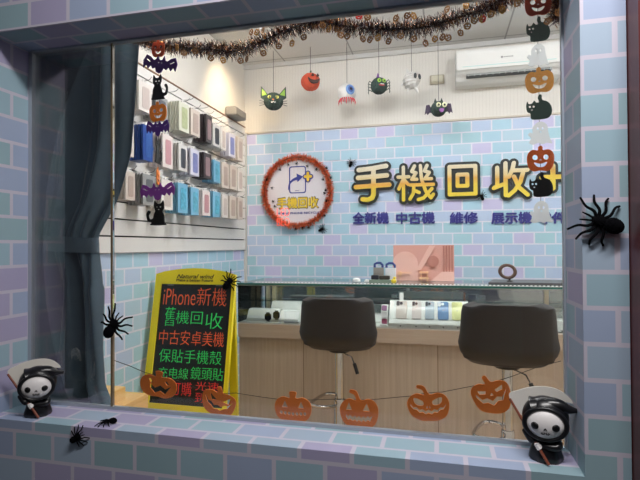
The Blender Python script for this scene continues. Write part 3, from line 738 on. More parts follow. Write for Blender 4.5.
bm = BM(); prism(bm, [(w_*.12, .001), (w_*.30, h_*.26), (w_*.5, h_*.26), (w_*.5, .001)], -.014, -.0065); obj('raised_ramp', bm, pa, pk_)
bm = BM()
for z in (h_*.06, h_*.22): box(bm, -.025, .035, -.03, -.0005, z, z+.010)
for x in (-.018, .022): box(bm, x, x+.006, -.02, -.0005, .001, h_*.27)
obj('small_shelf', bm, pc, pk_)
bm = BM(); disc(bm, -w_*.39, .05, .016, -.018, -.0055); box(bm, -w_*.39-.003, -w_*.39+.003, -.018, -.012, .004, .05); box(bm, -w_*.39, -w_*.2, -.02, -.012, .052, .058); obj('shell_ornament', bm, pc, pk_)

# rack of small accessory boxes, left of the pink board
def pos(px, Y, z=CZ+.0005): p = at(px, 280, Y=Y); return Vector((p.x, Y, z))
def simple(name, bm, m, label, cat, group=None, **k):
    return tag(obj(name, bm, m, **k), label, cat, group)
a = pos(370.5, 3.2); b = pos(396, 3.2)
bm = BM(); box(bm, a.x, b.x, 3.13, 3.25, CZ+.0005, CZ+.022)
simple('plastic_tray', bm, mat('tray_green_grey', (130, 146, 132), .3), 'grey green plastic tray holding the small boxes left of the pink board', 'tray', bevel=.003)
bm = BM(); box(bm, a.x+.012, a.x+.06, 3.14, 3.19, CZ+.0225, CZ+.05); simple('card_reader', bm, mat('dark_plastic', (46, 46, 54), .4), 'small dark device at the left on the grey green tray', 'device', bevel=.003)
bm = BM(); box(bm, a.x+.065, b.x-.035, 3.14, 3.18, CZ+.0225, CZ+.048); simple('card_reader', bm, mat('dark_plastic2', (66, 62, 56), .4), 'small dark device in the middle of the grey green tray', 'device', bevel=.003)
def capped_box(x0, x1, z0, z1, c1, label):
    t = empty('accessory_box', ((x0+x1)/2, 3.215, z0), label=label, cat='box'); w2 = (x1-x0)/2; h = z1-z0
    bm = BM(); box(bm, -w2, w2, -.018, .018, 0, h*.7); obj('carton', bm, mat('carton_'+str(c1), c1, .5), t, bevel=.002)
    bm = BM(); tube(bm, [(-w2*.8, 0, h*.7+.001), (-w2*.8, 0, h*.92), (-w2*.3, 0, h), (w2*.4, 0, h), (w2*.8, 0, h*.86), (w2*.8, 0, h*.7+.001)], .008, 8); obj('carrying_loop', bm, mat('loop_blue', (34, 58, 128), .5), t, smooth=True)
capped_box(a.x+.02, a.x+.085, CZ+.0225, CZ+.128, (150, 146, 140), 'grey little box with blue loop, left one on the counter tray')
capped_box(a.x+.098, a.x+.165, CZ+.0225, CZ+.126, (226, 228, 234), 'white little box with blue loop touching the pink board')
bm = BM(); ell(bm, (0, 0, .016), (.017, .012, .016), 14, 8); ell(bm, (.004, 0, .036), (.009, .009, .009), 12, 6); ell(bm, (.014, 0, .037), (.005, .004, .003), 8, 6)
simple('toy_duck', bm, mat('toy_yellow', (232, 206, 50), .4), 'tiny yellow rubber toy beside the tray at the pink board corner', 'toy', smooth=True, loc=(b.x-.006, 3.105, CZ+.0005))
for px, s in ((356.5, 1.2), (367, .8)):
    p = pos(px, 3.2); bm = BM(); ell(bm, (0, 0, .012*s), (.022*s, .016*s, .012*s), 16, 8); torus(bm, (0, 0, .006*s), .022*s, .003*s, 20, 6, 'Z')
    simple('earphone_case', bm, mat('white_gloss', (232, 232, 232), .15), '%s white rounded earphone case lying on the glass counter left of the tray' % ('larger' if s > 1 else 'smaller'), 'earphone case', smooth=True, loc=p)

# dark slab and ring stand
bm = BM(); s0 = at(489, 283.5, Z=CZ+.01)
prism(bm, [(s0.x, 3.14), (1.1, 3.14), (1.1, 3.42), (s0.x+.05, 3.42)], CZ+.0005, CZ+.014, plane='XY')
simple('flat_tablet', bm, mat('slab_grey', (84, 84, 86), .4), 'flat dark grey tablet case lying on the right of the counter', 'tablet', bevel=.002)
rc = at(507.5, 271.5, Y=3.22)
rg = empty('ring_stand', (rc.x, 3.22, CZ+.0145), label='small brown ring on a stub foot standing on the dark grey slab', cat='ring stand')
bm = BM(); torus(bm, (0, 0, rc.z-CZ-.0145), .045, .011, 36, 10, 'Y', sx=1, sz=.86)
for v in bm.verts: pass
bmesh.ops.rotate(bm, verts=bm.verts, cent=(0, 0, rc.z-CZ-.0145), matrix=Matrix.Rotation(radians(12), 3, 'Y'))
obj('ring', bm, mat('ring_brown', (96, 72, 62), .35), rg, smooth=True)
bm = BM(); lathe(bm, [(.018, 0), (.018, .005), (.006, .008), (.006, .024)], 16, c=(.012, 0, 0)); obj('foot', bm, mat('foot_dark', (40, 36, 36), .4), rg, smooth=True)

# ---- inside the showcase
FZ = .8485
# phone display stand
q0 = at(389, 322, Y=3.07); q1 = at(469, 322, Y=3.07); sx0, sx1 = q0.x, q1.x
st = empty('phone_display_stand', ((sx0+sx1)/2, 3.05, FZ), label='white stepped acrylic phone stand inside the showcase', cat='display stand')
wd2 = (sx1-sx0)/2; swh = mat('acrylic_white', (232, 230, 228), .25)
bm = BM(); prism(bm, [(-.025, 0), (-.025, .022), (.01, .032), (.035, .040), (.10, .150), (.12, .150), (.12, 0)], -wd2, wd2, plane='YZ'); obj('sloped_body', bm, swh, st)
bm = BM(); box(bm, -wd2+.06, -wd2+.085, .10, .108, .1505, .200); obj('header', bm, swh, st)
px5 = [(395.5, 407), (411.5, 421.5), (424.8, 434.5), (437.3, 449), (451.5, 463)]
pcol = [('pearl', (200, 186, 180), (70, 60, 64)), ('white', (212, 198, 196), (60, 54, 60)), ('pale grey', (166, 176, 188), (64, 66, 74)), ('blue', (98, 132, 176), (220, 224, 230)), ('yellow', (222, 220, 160), (206, 202, 140))]
def make_phone(c, cl, w, h):
    t = empty('smartphone', (0, 0, 0))
    bm = BM(); prism(bm, rrect(w, h, .010, 5, 0, h/2), -.004, .004, plane='XZ'); obj('phone_body', bm, mat('phone_%d_%d' % (c[0], c[2]), c, .2), t)
    bm = BM(); prism(bm, rrect(w*.42, h*.20, .006, 4, -w*.20, h*.85), -.0062, -.0042, plane='XZ'); b = obj('camera_bump', bm, mat('bump_%d' % c[0], tuple(int(v*.94) for v in c), .2), t)
    bm = BM()
    for dx, dz in ((-.14, .05), (.16, .0), (-.14, -.06)): disc(bm, -w*.20+w*dx, h*(.85+dz), w*.15, -.0082, -.0063, 14)
    obj('lens', bm, mat('lens_%d' % cl[0], cl, .2), b)
    bm = BM(); disc(bm, 0, h*.5, w*.055, -.0048, -.0041, 14); obj('back_emblem', bm, mat('emblem_phone', (150, 150, 156), .3), t)
    return t
for (xa, xb), (nm, c, cl) in zip(px5, pcol):
    a = at(xa, 310, Y=3.085); b = at(xb, 310, Y=3.085)
    t = make_phone(c, cl, (b.x-a.x)*.94, .118); t.location = ((a.x+b.x)/2, 3.083, FZ+.045); t.rotation_euler = (radians(-30.6), 0, 0)
    t.location.y -= .004
    tag(t, '%s smartphone leaning on the white stand in the showcase, camera side out' % nm, 'smartphone')
    pb_ = empty('price_block', ((a.x+b.x)/2, 3.005, FZ), label='white price block in front of the %s smartphone' % nm, cat='price holder')
    bm = BM(); box(bm, -.028, .028, .006, .0195, 0, .020); obj('block', bm, mat('price_white', (226, 226, 224), .3), pb_, bevel=.002)
    bm = BM(); disc(bm, 0, .010, .004, .0045, .0058, 10); obj('knob', bm, mat('knob_dark', (60, 60, 62), .4), pb_)
for k, (z, c, n2) in enumerate([(.105, (120, 60, 110), 'upper purple'), (.064, (212, 206, 208), 'middle white'), (.020, (150, 66, 96), 'lower pink')]):
    bm = BM(); M_ = Matrix.Translation((sx0-.032-.012*k*0, 3.10, FZ+z)) @ Matrix.Rotation(radians(-30), 4, 'X')
    prism(bm, rrect(.034, .034, .006, 4), -.004, .004); bm.transform(M_)
    simple('phone_camera_sample', bm, mat('sample_%d' % k, c, .3), '%s sample chip at the left side of the white phone stand' % n2, 'sample', bevel=0)
bm = BM(); box(bm, sx0-.055, sx0-.012, 3.03, 3.17, FZ, FZ+.006); prism(bm, [(3.09, .006+FZ), (3.15, .12+FZ), (3.17, .12+FZ), (3.17, FZ+.006)], sx0-.055, sx0-.012, plane='YZ')
simple('side_rack', bm, swh, 'narrow white rack attached left of the phone stand', 'display stand')

# white trays with two watches, left end
def tray(px0, px1, Y, z0, z1, label, d=.10):
    a = at(px0, 310, Y=Y); b = at(px1, 310, Y=Y)
    bm = BM(); w2 = (b.x-a.x)/2
    prism(bm, [(0, 0), (0, (z1-z0)*.25), (d*.45, z1-z0), (d, z1-z0), (d, 0)], -w2, w2, plane='YZ')
    return simple('white_tray', bm, swh, label, 'tray', loc=((a.x+b.x)/2, Y, z0), bevel=.002)
tray(246.5, 278, 3.06, FZ, FZ+.078, 'white sloped tray at the left end of the showcase under the watches')
tray(278.5, 298, 3.06, FZ, FZ+.070, 'white sloped tray hidden partly by the left stool back')
tray(270, 330, 3.20, FZ, FZ+.115, 'taller white tray standing behind the two watch trays', .1)
tray(336, 385, 3.14, FZ, FZ+.05, 'low long white tray between the left stool and the phone stand', .12)
for px, py, lab in ((268.2, 317, 'left'), (276.6, 315.3, 'right')):
    p = at(px, py, Y=3.055)
    t = empty('smartwatch', (p.x, 3.052, p.z-.018), label='dark square smartwatch, %s one of the pair at the showcase left end' % lab, cat='watch')
    bm = BM(); prism(bm, rrect(.044, .044, .012, 5, 0, .02), -.005, .004); obj('watch_case', bm, mat('watch_black', (34, 36, 44), .6, spec=.2), t)
    bm = BM(); prism(bm, rrect(.036, .036, .009, 5, 0, .02), -.0062, -.0052); obj('watch_face', bm, mat('watch_glass', (24, 26, 36), .5, spec=.2), t)
    bm = BM(); box(bm, -.011, .011, -.002, .002, -.012, -.0005); box(bm, -.011, .011, -.002, .002, .0405, .05); obj('strap', bm, mat('strap_grey', (90, 92, 96), .5), t)
p = at(284, 321.5, Z=FZ+.01); bm = BM(); box(bm, p.x, p.x+.10, 3.022, 3.055, FZ+.0005, FZ+.012); simple('leaflet_stack', bm, mat('leaflet_grey', (170, 172, 174), .5), 'grey leaflets lying in front of the white trays', 'leaflets')
for i, (x, c, lab) in enumerate(((479.5, (90, 60, 100), 'purple'), (491.5, (200, 200, 206), 'silver'))):
    p = at(x, 304, Y=3.12); bm = BM(); prism(bm, rrect(.05, .13, .008, 4, 0, .065), -.004, .004); bm.transform(Matrix.Rotation(radians(-14), 4, 'X'))
    simple('smartphone', bm, mat('phone_s%d' % i, c, .3), '%s phone upright in the showcase behind the right stool' % lab, 'smartphone', loc=(p.x, 3.12, FZ+.0015))
p = at(468.5, 304, Y=3.12); bm = BM(); ell(bm, (0, 0, .03), (.020, .018, .026), 16, 10); ell(bm, (0, 0, .068), (.018, .017, .018), 16, 10); ell(bm, (-.011, 0, .086), (.006, .004, .008), 8, 6); ell(bm, (.011, 0, .086), (.006, .004, .008), 8, 6)
lathe(bm, [(.016, -.05), (.016, .006)], 16)
simple('toy_figure', bm, mat('toy_orange', (222, 120, 50), .5), 'little orange figure between the yellow phone and the right stool', 'toy', smooth=True, loc=(p.x, 3.12, FZ+.051))
a = at(553, 320, Y=3.1); bm = BM(); box(bm, a.x, a.x+.14, 3.09, 3.22, FZ+.0005, FZ+.055); simple('white_carton', bm, swh, 'white carton in the showcase right of the right stool', 'box', bevel=.003)
bm = BM(); box(bm, a.x-.02, a.x+.12, 3.02, 3.08, FZ+.0005, FZ+.004); k = simple('paper_notice', bm, mat('paper_dark', (70, 72, 78), .5), 'dark printed card lying at the right end of the showcase', 'card')
bm = BM(); box(bm, a.x-.012, a.x+.03, 3.026, 3.074, FZ+.0042, FZ+.005); box(bm, a.x+.045, a.x+.11, 3.03, 3.05, FZ+.0042, FZ+.005); obj('print', bm, mat('paper_white', (220, 220, 220), .5), k)

# ================================================================== BAR STOOLS
leather = mat('stool_leather', (46, 44, 43), .55, noise=.08, nscale=12)
def make_stool(x, y, rz, label, zl, zt):
    t = empty('bar_stool', (x, y, 0), (0, 0, rz), label, 'stool')
    # the shell of the back: outline (x, height) swept round the sitter, facing away from the street
    H = zt-zl
    Lw = [(-.19, 1.0), (-.198, .9), (-.204, .7), (-.21, .5), (-.218, .36), (-.205, .20), (-.16, .08), (-.08, .02)]
    bm = BM(); rs = []; N = 22
    # rows from bottom to top; each row a closed thick arc
    for j in range(N+1):
        f = j/N; z = zl+H*f
        def hw(f):
            pts = [(0, .060), (.02, .10), (.06, .150), (.13, .190), (.22, .208), (.36, .217), (.5, .209), (.7, .204), (.86, .200), (.95, .194), (.985, .182), (1, .160)]
            for (a, u), (b, v) in zip(pts, pts[1:]):
                if a <= f <= b: return u+(v-u)*(f-a)/(b-a)
            return pts[-1][1]
        W = hw(f); lean = -.03*f + .10*(1-min(1, f/.35))**2 - .02
        th = .055 if f < .93 else .055*max(.35, (1-f)/.07)
        M_ = 22; ring = []
        for i in range(M_+1):
            s = -1+2*i/M_; xx = W*sin(s*pi/2)*1.0; yy = -.02+.115*(abs(s)**2.6)*(1 if f > .15 else .6)
            ring.append((xx, yy+lean, z))
        for i in range(M_, -1, -1):
            s = -1+2*i/M_; xx = (W-.018)*sin(s*pi/2); yy = -.02+th+.10*(abs(s)**2.6)*(1 if f > .15 else .6)
            ring.append((xx, yy+lean, z+.004))
        rs.append(ring)
    rings(bm, rs); obj('backrest', bm, leather, t, smooth=True)
    bm = BM()
    rs = []
    for zz, k in ((zl+.012, .86), (zl+.03, .97), (zl+.07, 1.0), (zl+.10, .96), (zl+.112, .85)):
        rs.append([(.205*k*(abs(cos(a))**.7)*(1 if cos(a) > 0 else -1), .19+.185*k*(abs(sin(a))**.7)*(1 if sin(a) > 0 else -1), zz) for a in [2*pi*i/40 for i in range(40)]])
    rings(bm, rs); obj('seat', bm, leather, t, smooth=True)
    bm = BM(); lathe(bm, [(.055, zl-.004), (.06, zl+.006), (.03, zl+.012)], 24, c=(0, .10, 0)); obj('seat_plate', bm, mat('plate_black', (30, 30, 30), .5), t, smooth=True)
    bm = BM(); lathe(bm, [(.024, .36), (.024, zl-.004)], 20, c=(0, .10, 0)); obj('gas_lift', bm, chrome, t, smooth=True)
    bm = BM(); lathe(bm, [(.031, .02), (.031, .49), (.028, .50)], 24, c=(0, .10, 0)); obj('column', bm, chrome, t, smooth=True)
    bm = BM(); lathe(bm, [(.205, 0), (.205, .008), (.12, .022), (.04, .04), (.034, .06)], 40, c=(0, .10, 0)); obj('base', bm, chrome, t, smooth=True)
    bm = BM(); pts = [(-.02, .12, .46), (-.10, .14, .475), (-.12, .19, .48), (-.08, .235, .48), (.08, .235, .48), (.12, .19, .48), (.10, .14, .475), (.02, .12, .46)]
    R_ = Matrix.Rotation(0, 3, 'Z'); pts = [Matrix.Rotation(radians(75), 3, 'Z') @ (Vector(p)-Vector((0, .10, 0)))+Vector((0, .10, 0)) for p in pts]
    tube(bm, copen(pts, 6), .009, 10); obj('footrest', bm, chrome, t, smooth=True)
    bm = BM(); tube(bm, [(.03, .08, zl-.01), (.075, .05, zl-.022), (.095, .03, zl-.06)], .004, 8); lv = obj('lever', bm, chrome, t, smooth=True)
    bm = BM(); tube(bm, [(.092, .033, zl-.052), (.112, .018, zl-.105)], .010, 10); obj('lever_grip', bm, mat('grip_black', (20, 20, 20), .5), lv, smooth=True)
    return t
make_stool(-.548, 2.57, radians(3), 'dark brown padded bar stool at the left part of the counter', .765, 1.068)
make_stool(.288, 2.29, radians(-4), 'dark brown padded bar stool nearer the window, right of the other stool', .79, 1.088)

# ================================================================== HANGING PAPER BALLS
BY = 3.80; BALLS_ = []
def ball(name, px, py, r, label, cat='hanging decoration'):
    p = at(px, py, Y=BY)
    t = empty(name, p, label=label, cat=cat)
    bm = BM(); tube(bm, [(0, 0, r*.9), (0, 0, 2.9695-p.z)], .002, 6); obj('string', bm, mat('string_dark', (70, 64, 58), .7), t)
    BALLS_.append(t); return t, r
def fold_ball(bm, r, ribs=24, amp=.03, mi=0, sx=1, sz=1):
    ell(bm, (0, 0, 0), (r*sx, r, r*sz), 48, 20, f=lambda p: p*(1+amp*cos(ribs*math.atan2(p.y, p.x))), mi=mi)
kg = mat('ball_dark_green', (34, 58, 52), .7); lg_ = mat('ball_lime', (150, 196, 70), .6); blk = mat('felt_black', (18, 18, 20), .8); wh = mat('ball_white', (222, 220, 216), .7)
# cat
t, r = ball('paper_cat_lantern', 273.5, 101.5, .080, 'dark green round paper cat head with lime ears hanging by a string')
t.rotation_euler = (0, 0, radians(18))
bm = BM(); fold_ball(bm, r, sz=.9); obj('head', bm, kg, t, smooth=True)
for s in (-1, 1):
    bm = BM(); prism(bm, [(s*.035, .045), (s*.105, .128), (s*.108, .03), (s*.075, .01)], -.004, .004); e = obj('ear', bm, kg, t)
    bm = BM(); prism(bm, [(s*.052, .055), (s*.095, .105), (s*.097, .045)], -.008, -.0045); obj('inner_ear', bm, lg_, e)
    bm = BM(); ell(bm, (s*.03, -.072, .016), (.017, .006, .013), 12, 8); e = obj('eye', bm, mat('eye_yellow', (226, 224, 110), .4), t, smooth=True)
    bm = BM(); ell(bm, (s*.03, -.079, .016), (.005, .002, .010), 8, 6); obj('pupil', bm, blk, e)
    bm = BM()
    for k in (-1, 0, 1): tube(bm, [(s*.06, -.04, -.025+k*.008), (s*.115, -.045, -.028+k*.022)], .0022, 5)
    obj('whisker', bm, blk, t)
bm = BM(); ell(bm, (0, -.083, -.008), (.008, .004, .006), 8, 6); obj('nose', bm, mat('nose_orange', (226, 120, 60), .5), t)
bm = BM(); tube(bm, copen([(-.02, -.079, -.025), (-.01, -.081, -.032), (0, -.082, -.022), (.01, -.081, -.032), (.02, -.079, -.025)], 3), .003, 5); obj('mouth', bm, wh, t)
# pumpkin
t, r = ball('paper_pumpkin_lantern', 310.5, 82, .082, 'orange red paper pumpkin ball with a grin hanging by a string')
bm = BM(); fold_ball(bm, r, 9, .05, sz=.92); obj('pumpkin_body', bm, mat('ball_orange', (206, 78, 44), .7), t, smooth=True)
bm = BM(); tube(bm, [(0, 0, .070), (.004, 0, .10)], [.010, .007], 8); obj('stem', bm, mat('stem_green', (50, 90, 50), .7), t)
RX = Matrix.Rotation(radians(28), 4, 'Z')
bm = BM()
for a in (0, .045): prism(bm, [(-.012+a, .030), (.012+a, .030), (a, .052)], -.090, -.062)
prism(bm, crom([(-.040, .012), (-.02, -.004), (.02, -.010), (.06, .004), (.055, -.018), (.02, -.036), (-.025, -.026)], 3), -.096, -.05); bm.transform(RX)
k = obj('face', bm, mat('face_brown', (64, 34, 26), .7), t)
# eyeball
t, r = ball('paper_eyeball_lantern', 347, 93, .078, 'white paper eyeball with blue iris and red drips hanging by a string')
bm = BM(); fold_ball(bm, r, 30, .012); obj('eyeball', bm, wh, t, smooth=True)
RX = Matrix.Rotation(radians(34), 4, 'Z') @ Matrix.Rotation(radians(-8), 4, 'X')
bm = BM(); ell(bm, (0, -.067, 0), (.040, .014, .044), 24, 10); bm.transform(RX); ir = obj('iris', bm, mat('iris_blue', (110, 150, 206), .5), t, smooth=True)
bm = BM(); ell(bm, (0, -.077, 0), (.024, .008, .027), 20, 8); bm.transform(RX); obj('iris_ring', bm, mat('iris_dark', (60, 90, 160), .5), ir, smooth=True)
bm = BM(); ell(bm, (0, -.083, 0), (.012, .006, .013), 16, 8); bm.transform(RX); obj('pupil', bm, blk, ir, smooth=True)
bm = BM()
for k in range(11):
    a = -pi+k*pi/10+.1; x, y = .052*cos(a), .052*sin(a); tube(bm, [(x*1.05, y*1.05, -.050), (x*1.35, y*1.3, -.068-.01*(k % 3)), (x*1.38, y*1.3, -.092-.018*(k % 2))], [.006, .004, .002], 6)
obj('drips', bm, mat('drip_red', (206, 62, 72), .6), t, smooth=True)
# spider
t, r = ball('paper_spider_lantern', 379, 86, .078, 'dark green paper spider ball with purple hat hanging by a string')
bm = BM(); fold_ball(bm, r); obj('body', bm, kg, t, smooth=True)
RX = Matrix.Rotation(radians(28), 4, 'Z')
for s in (-1, 1):
    bm = BM(); ell(bm, (s*.024, -.070, .03), (.020, .010, .020), 14, 8); bm.transform(RX); e = obj('eye', bm, lg_, t, smooth=True)
    bm = BM(); ell(bm, (s*.024, -.080, .028), (.007, .003, .008), 8, 6); bm.transform(RX); obj('pupil', bm, blk, e)
bm = BM(); ell(bm, (0, -.074, -.012), (.030, .010, .010), 14, 8); bm.transform(RX); m_ = obj('mouth', bm, mat('mouth_red', (186, 54, 60), .5), t, smooth=True)
bm = BM(); box(bm, -.018, .018, -.086, -.082, -.010, -.003); bm.transform(RX); obj('teeth', bm, wh, m_)
bm = BM(); lathe(bm, [(.034, .062), (.036, .068), (.020, .072), (.003, .125)], 16, c=(-.01, 0, 0)); obj('hat', bm, mat('hat_purple', (126, 74, 150), .6), t, smooth=True)
for s in (-1, 1):
    for k in range(4):
        bm = BM(); z = .035-.028*k
        tube(bm, [(s*.066, 0, z), (s*.092, 0, z+.018), (s*.104, 0, z-.008), (s*.098, 0, z-.022)], .0045, 6); obj('leg', bm, kg, t)
# mummy
t, r = ball('paper_mummy_lantern', 411.5, 80.5, .072, 'white paper mummy ball with dark oval eyes hanging by a string')
bm = BM(); fold_ball(bm, r, 14, .03, sz=1.02); obj('body', bm, wh, t, smooth=True)
bm = BM()
for k in range(5):
    M_ = Matrix.Translation((0, 0, -.045+.022*k)) @ Matrix.Rotation(radians(-14+9*(k % 3)), 4, 'Y')
    R_ = (r**2-(-.045+.022*k)**2)**.5*1.02; b2 = BM(); torus(b2, (0, 0, 0), R_, .005, 30, 6, 'Z'); b2.transform(M_); me = bpy.data.meshes.new('x'); b2.to_mesh(me); b2.free(); bm.from_mesh(me); bpy.data.meshes.remove(me)
obj('bandage', bm, mat('bandage', (206, 202, 196), .8), t, smooth=True)
RX = Matrix.Rotation(radians(48), 4, 'Z')
for s in (-1, 1):
    bm = BM(); ell(bm, (s*.026, -.072, .018), (.017, .007, .025), 14, 8, M=Matrix.Rotation(radians(-8*s), 3, 'Y')); bm.transform(RX); obj('eye', bm, mat('eye_charcoal', (46, 50, 52), .5), t, smooth=True)
for a in ((-.07, -.02, -1), (-.03, -.075, -1), (.045, -.088, -1), (-.035, .085, 1)):
    bm = BM(); tube(bm, [(a[0]*.7, 0, a[1]*.7), (a[0], 0, a[1]), (a[0]*1.25, 0, a[1]+.022*a[2])], [.012, .012, .006], 8); obj('limb', bm, wh, t, smooth=True)
# bat
t, r = ball('paper_bat_lantern', 438.5, 109, .072, 'dark green paper bat ball with big eyes hanging lowest by a string')
bm = BM(); fold_ball(bm, r); obj('body', bm, kg, t, smooth=True)
RX = Matrix.Rotation(radians(14), 4, 'Z')
for s in (-1, 1):
    bm = BM(); ell(bm, (.012+s*.027, -.066, .022), (.024, .010, .024), 16, 8); bm.transform(RX); e = obj('eye', bm, mat('eye_pale', (226, 230, 190), .4), t, smooth=True)
    bm = BM(); ell(bm, (.012+s*.027, -.077, .020), (.010, .003, .011), 10, 6); bm.transform(RX); obj('pupil', bm, blk, e)
    bm = BM(); prism(bm, [(s*.012, .060), (s*.030, .105), (s*.048, .050)], -.006, .006); obj('ear', bm, kg, t)
    bm = BM(); prism(bm, [(s*.062, .0), (s*.085, .050), (s*.115, .045), (s*.13, -.045), (s*.112, -.030), (s*.10, -.05), (s*.085, -.028), (s*.068, -.03)], .006, .012); obj('wing', bm, mat('wing_purple', (58, 42, 70), .7), t)
bm = BM(); prism(bm, crom([(-.008, -.018), (.032, -.018), (.024, -.045), (0, -.045)], 3), -.078, -.05); bm.transform(RX); obj('mouth', bm, mat('mouth_purple', (150, 90, 160), .6), t)

for t, k in zip(BALLS_, (.98, .92, .95, .82, .88, .80)):
    for c in [x for x in C.objects if x.parent == t and not x.name.startswith('string')]: c.scale = (k, k, k)

# ================================================================== TOY SPIDERS
felt = mat('spider_fuzz', (8, 8, 12), 1.0, spec=.1)
def fuzz(bm, c, r, n):
    for _ in range(n):
        d = Vector((random.gauss(0, 1), random.gauss(0, 1), abs(random.gauss(0, 1)))).normalized(); p = Vector((c[0]+d.x*r[0], c[1]+d.y*r[1], c[2]+d.z*r[2]))
        u = d.orthogonal().normalized()*.0006; q = p+d*.0028
        v = [bm.verts.new(a) for a in (p-u, p+u, q)]; bm.faces.new(v)
def make_spider(s=1.0, fine=True):
    """lies on its local XY plane, head towards +X, back towards +Z"""
    t = empty('toy_spider', (0, 0, 0))
    bm = BM(); ell(bm, (-.036*s, 0, .018*s), (.026*s, .021*s, .016*s), 20, 12)
    if fine: fuzz(bm, (-.034*s, 0, .018*s), (.024*s, .020*s, .016*s), 500)
    obj('abdomen', bm, felt, t, smooth=True)
    bm = BM(); ell(bm, (0, 0, .014*s), (.019*s, .016*s, .011*s), 18, 10)
    if fine: fuzz(bm, (0, 0, .014*s), (.019*s, .016*s, .011*s), 300)
    obj('head', bm, felt, t, smooth=True)
    for sd in (-1, 1):
        for a, Lg in ((36, .078), (62, .072), (92, .066), (122, .066)):
            bm = BM(); d = Vector((cos(radians(a*sd)), sin(radians(a*sd)), 0)); p0 = d*.010*s+Vector((0, 0, .013*s))
            e = Vector((-d.y, d.x, 0))*sd*.004*s
            pts = copen([p0, d*.030*s+Vector((0, 0, .017*s))+e, d*.052*s+Vector((0, 0, .013*s))-e, d*Lg*s+Vector((0, 0, .0025*s))], 4)
            tube(bm, pts, [(.0048-.0020*k/(len(pts)-1))*s for k in range(len(pts))], 7); obj('leg', bm, felt, t, smooth=True)
        bm = BM(); d = Vector((cos(radians(13*sd)), sin(radians(13*sd)), 0)); tube(bm, [d*.012*s+Vector((0, 0, .012*s)), d*.03*s+Vector((0, 0, .016*s)), d*.046*s+Vector((0, 0, .006*s))], [.003*s, .003*s, .0018*s], 7); obj('feeler', bm, felt, t, smooth=True)
    return t
def place(t, loc, normal, head_img, label, group=None):
    """normal: outward from the surface it clings to; head_img: direction of the head in the world"""
    n = Vector(normal).normalized(); x = Vector(head_img); x = (x-n*x.dot(n)).normalized(); y = n.cross(x)
    t.matrix_basis = Matrix.Translation(loc) @ Matrix((x, y, n)).transposed().to_4x4()
    tag(t, label, 'toy spider', group)
sp1 = make_spider(.92)
place(sp1, at(597.5, 221.5, Y=WY0-.0002), (0, -1, 0), (-.93, 0, .36), 'big black fuzzy toy spider on the brick wall right of the window')
def dup(t, *a, **k): o = copy_tree(t); place(o, *a, **k); return o
dup(sp1, at(116.5, 323.5, Y=1.4935), (0, -1, 0), (.55, 0, .83), 'black fuzzy toy spider clinging to the joint between the glass panes')
sp2 = make_spider(.50); place(sp2, at(79.5, 436, Y=WY0-.0002), (0, -1, 0), (.8, 0, .5), 'small black toy spider on the wall face just under the left sill')
sp3 = copy_tree(sp2); place(sp3, Vector((-1.054, 1.372, OZ0+.0002)), (0, 0, 1), (-.98, -.28, 0), 'small black toy spider crawling on the left part of the sill')
p = auv(231.5, 281.5)
sp4 = dup(sp1, AO+AU*p[0]+AV*p[1]+AN*.0115, AN, (.5, 0, .8), 'black fuzzy toy spider on the top right corner of the yellow chalkboard')
sm = make_spider(.62, False)
place(sm, at(351.5, 163, Y=4.0615), (0, -1, 0), (.4, 0, 1), 'little black toy spider on the brick wallpaper above the first gold character')
for px, py, d, lab in ((322.5, 229, (.9, 0, .5), 'little black toy spider on the wallpaper below right of the orange wreath'), (481.5, 196, (-.3, 0, 1), 'little black toy spider at the lower right of the square gold character')):
    dup(sm, at(px, py, Y=4.0615 if px < 400 else 4.045), (0, -1, 0), d, lab)
for i, (zx, zy) in enumerate([(160, 85), (207, 78), (268, 92), (318, 112), (113, 110), (40, 165), (70, 215), (85, 320), (75, 292), (355, 165), (375, 100), (400, 155), (372, 225), (365, 245), (375, 285), (362, 370), (242, 440), (200, 445), (277, 437)]):
    p = at(260+zx/5.64, 150+zy/5.64, Y=3.985)
    o = copy_tree(sm); a = random.uniform(0, 6.28)
    place(o, p, (0, -1, 0), (cos(a), 0, sin(a)), 'tiny black toy spider caught on the orange tinsel wreath', 'tiny spiders on the wreath'); o.scale = (.42, .42, .42)

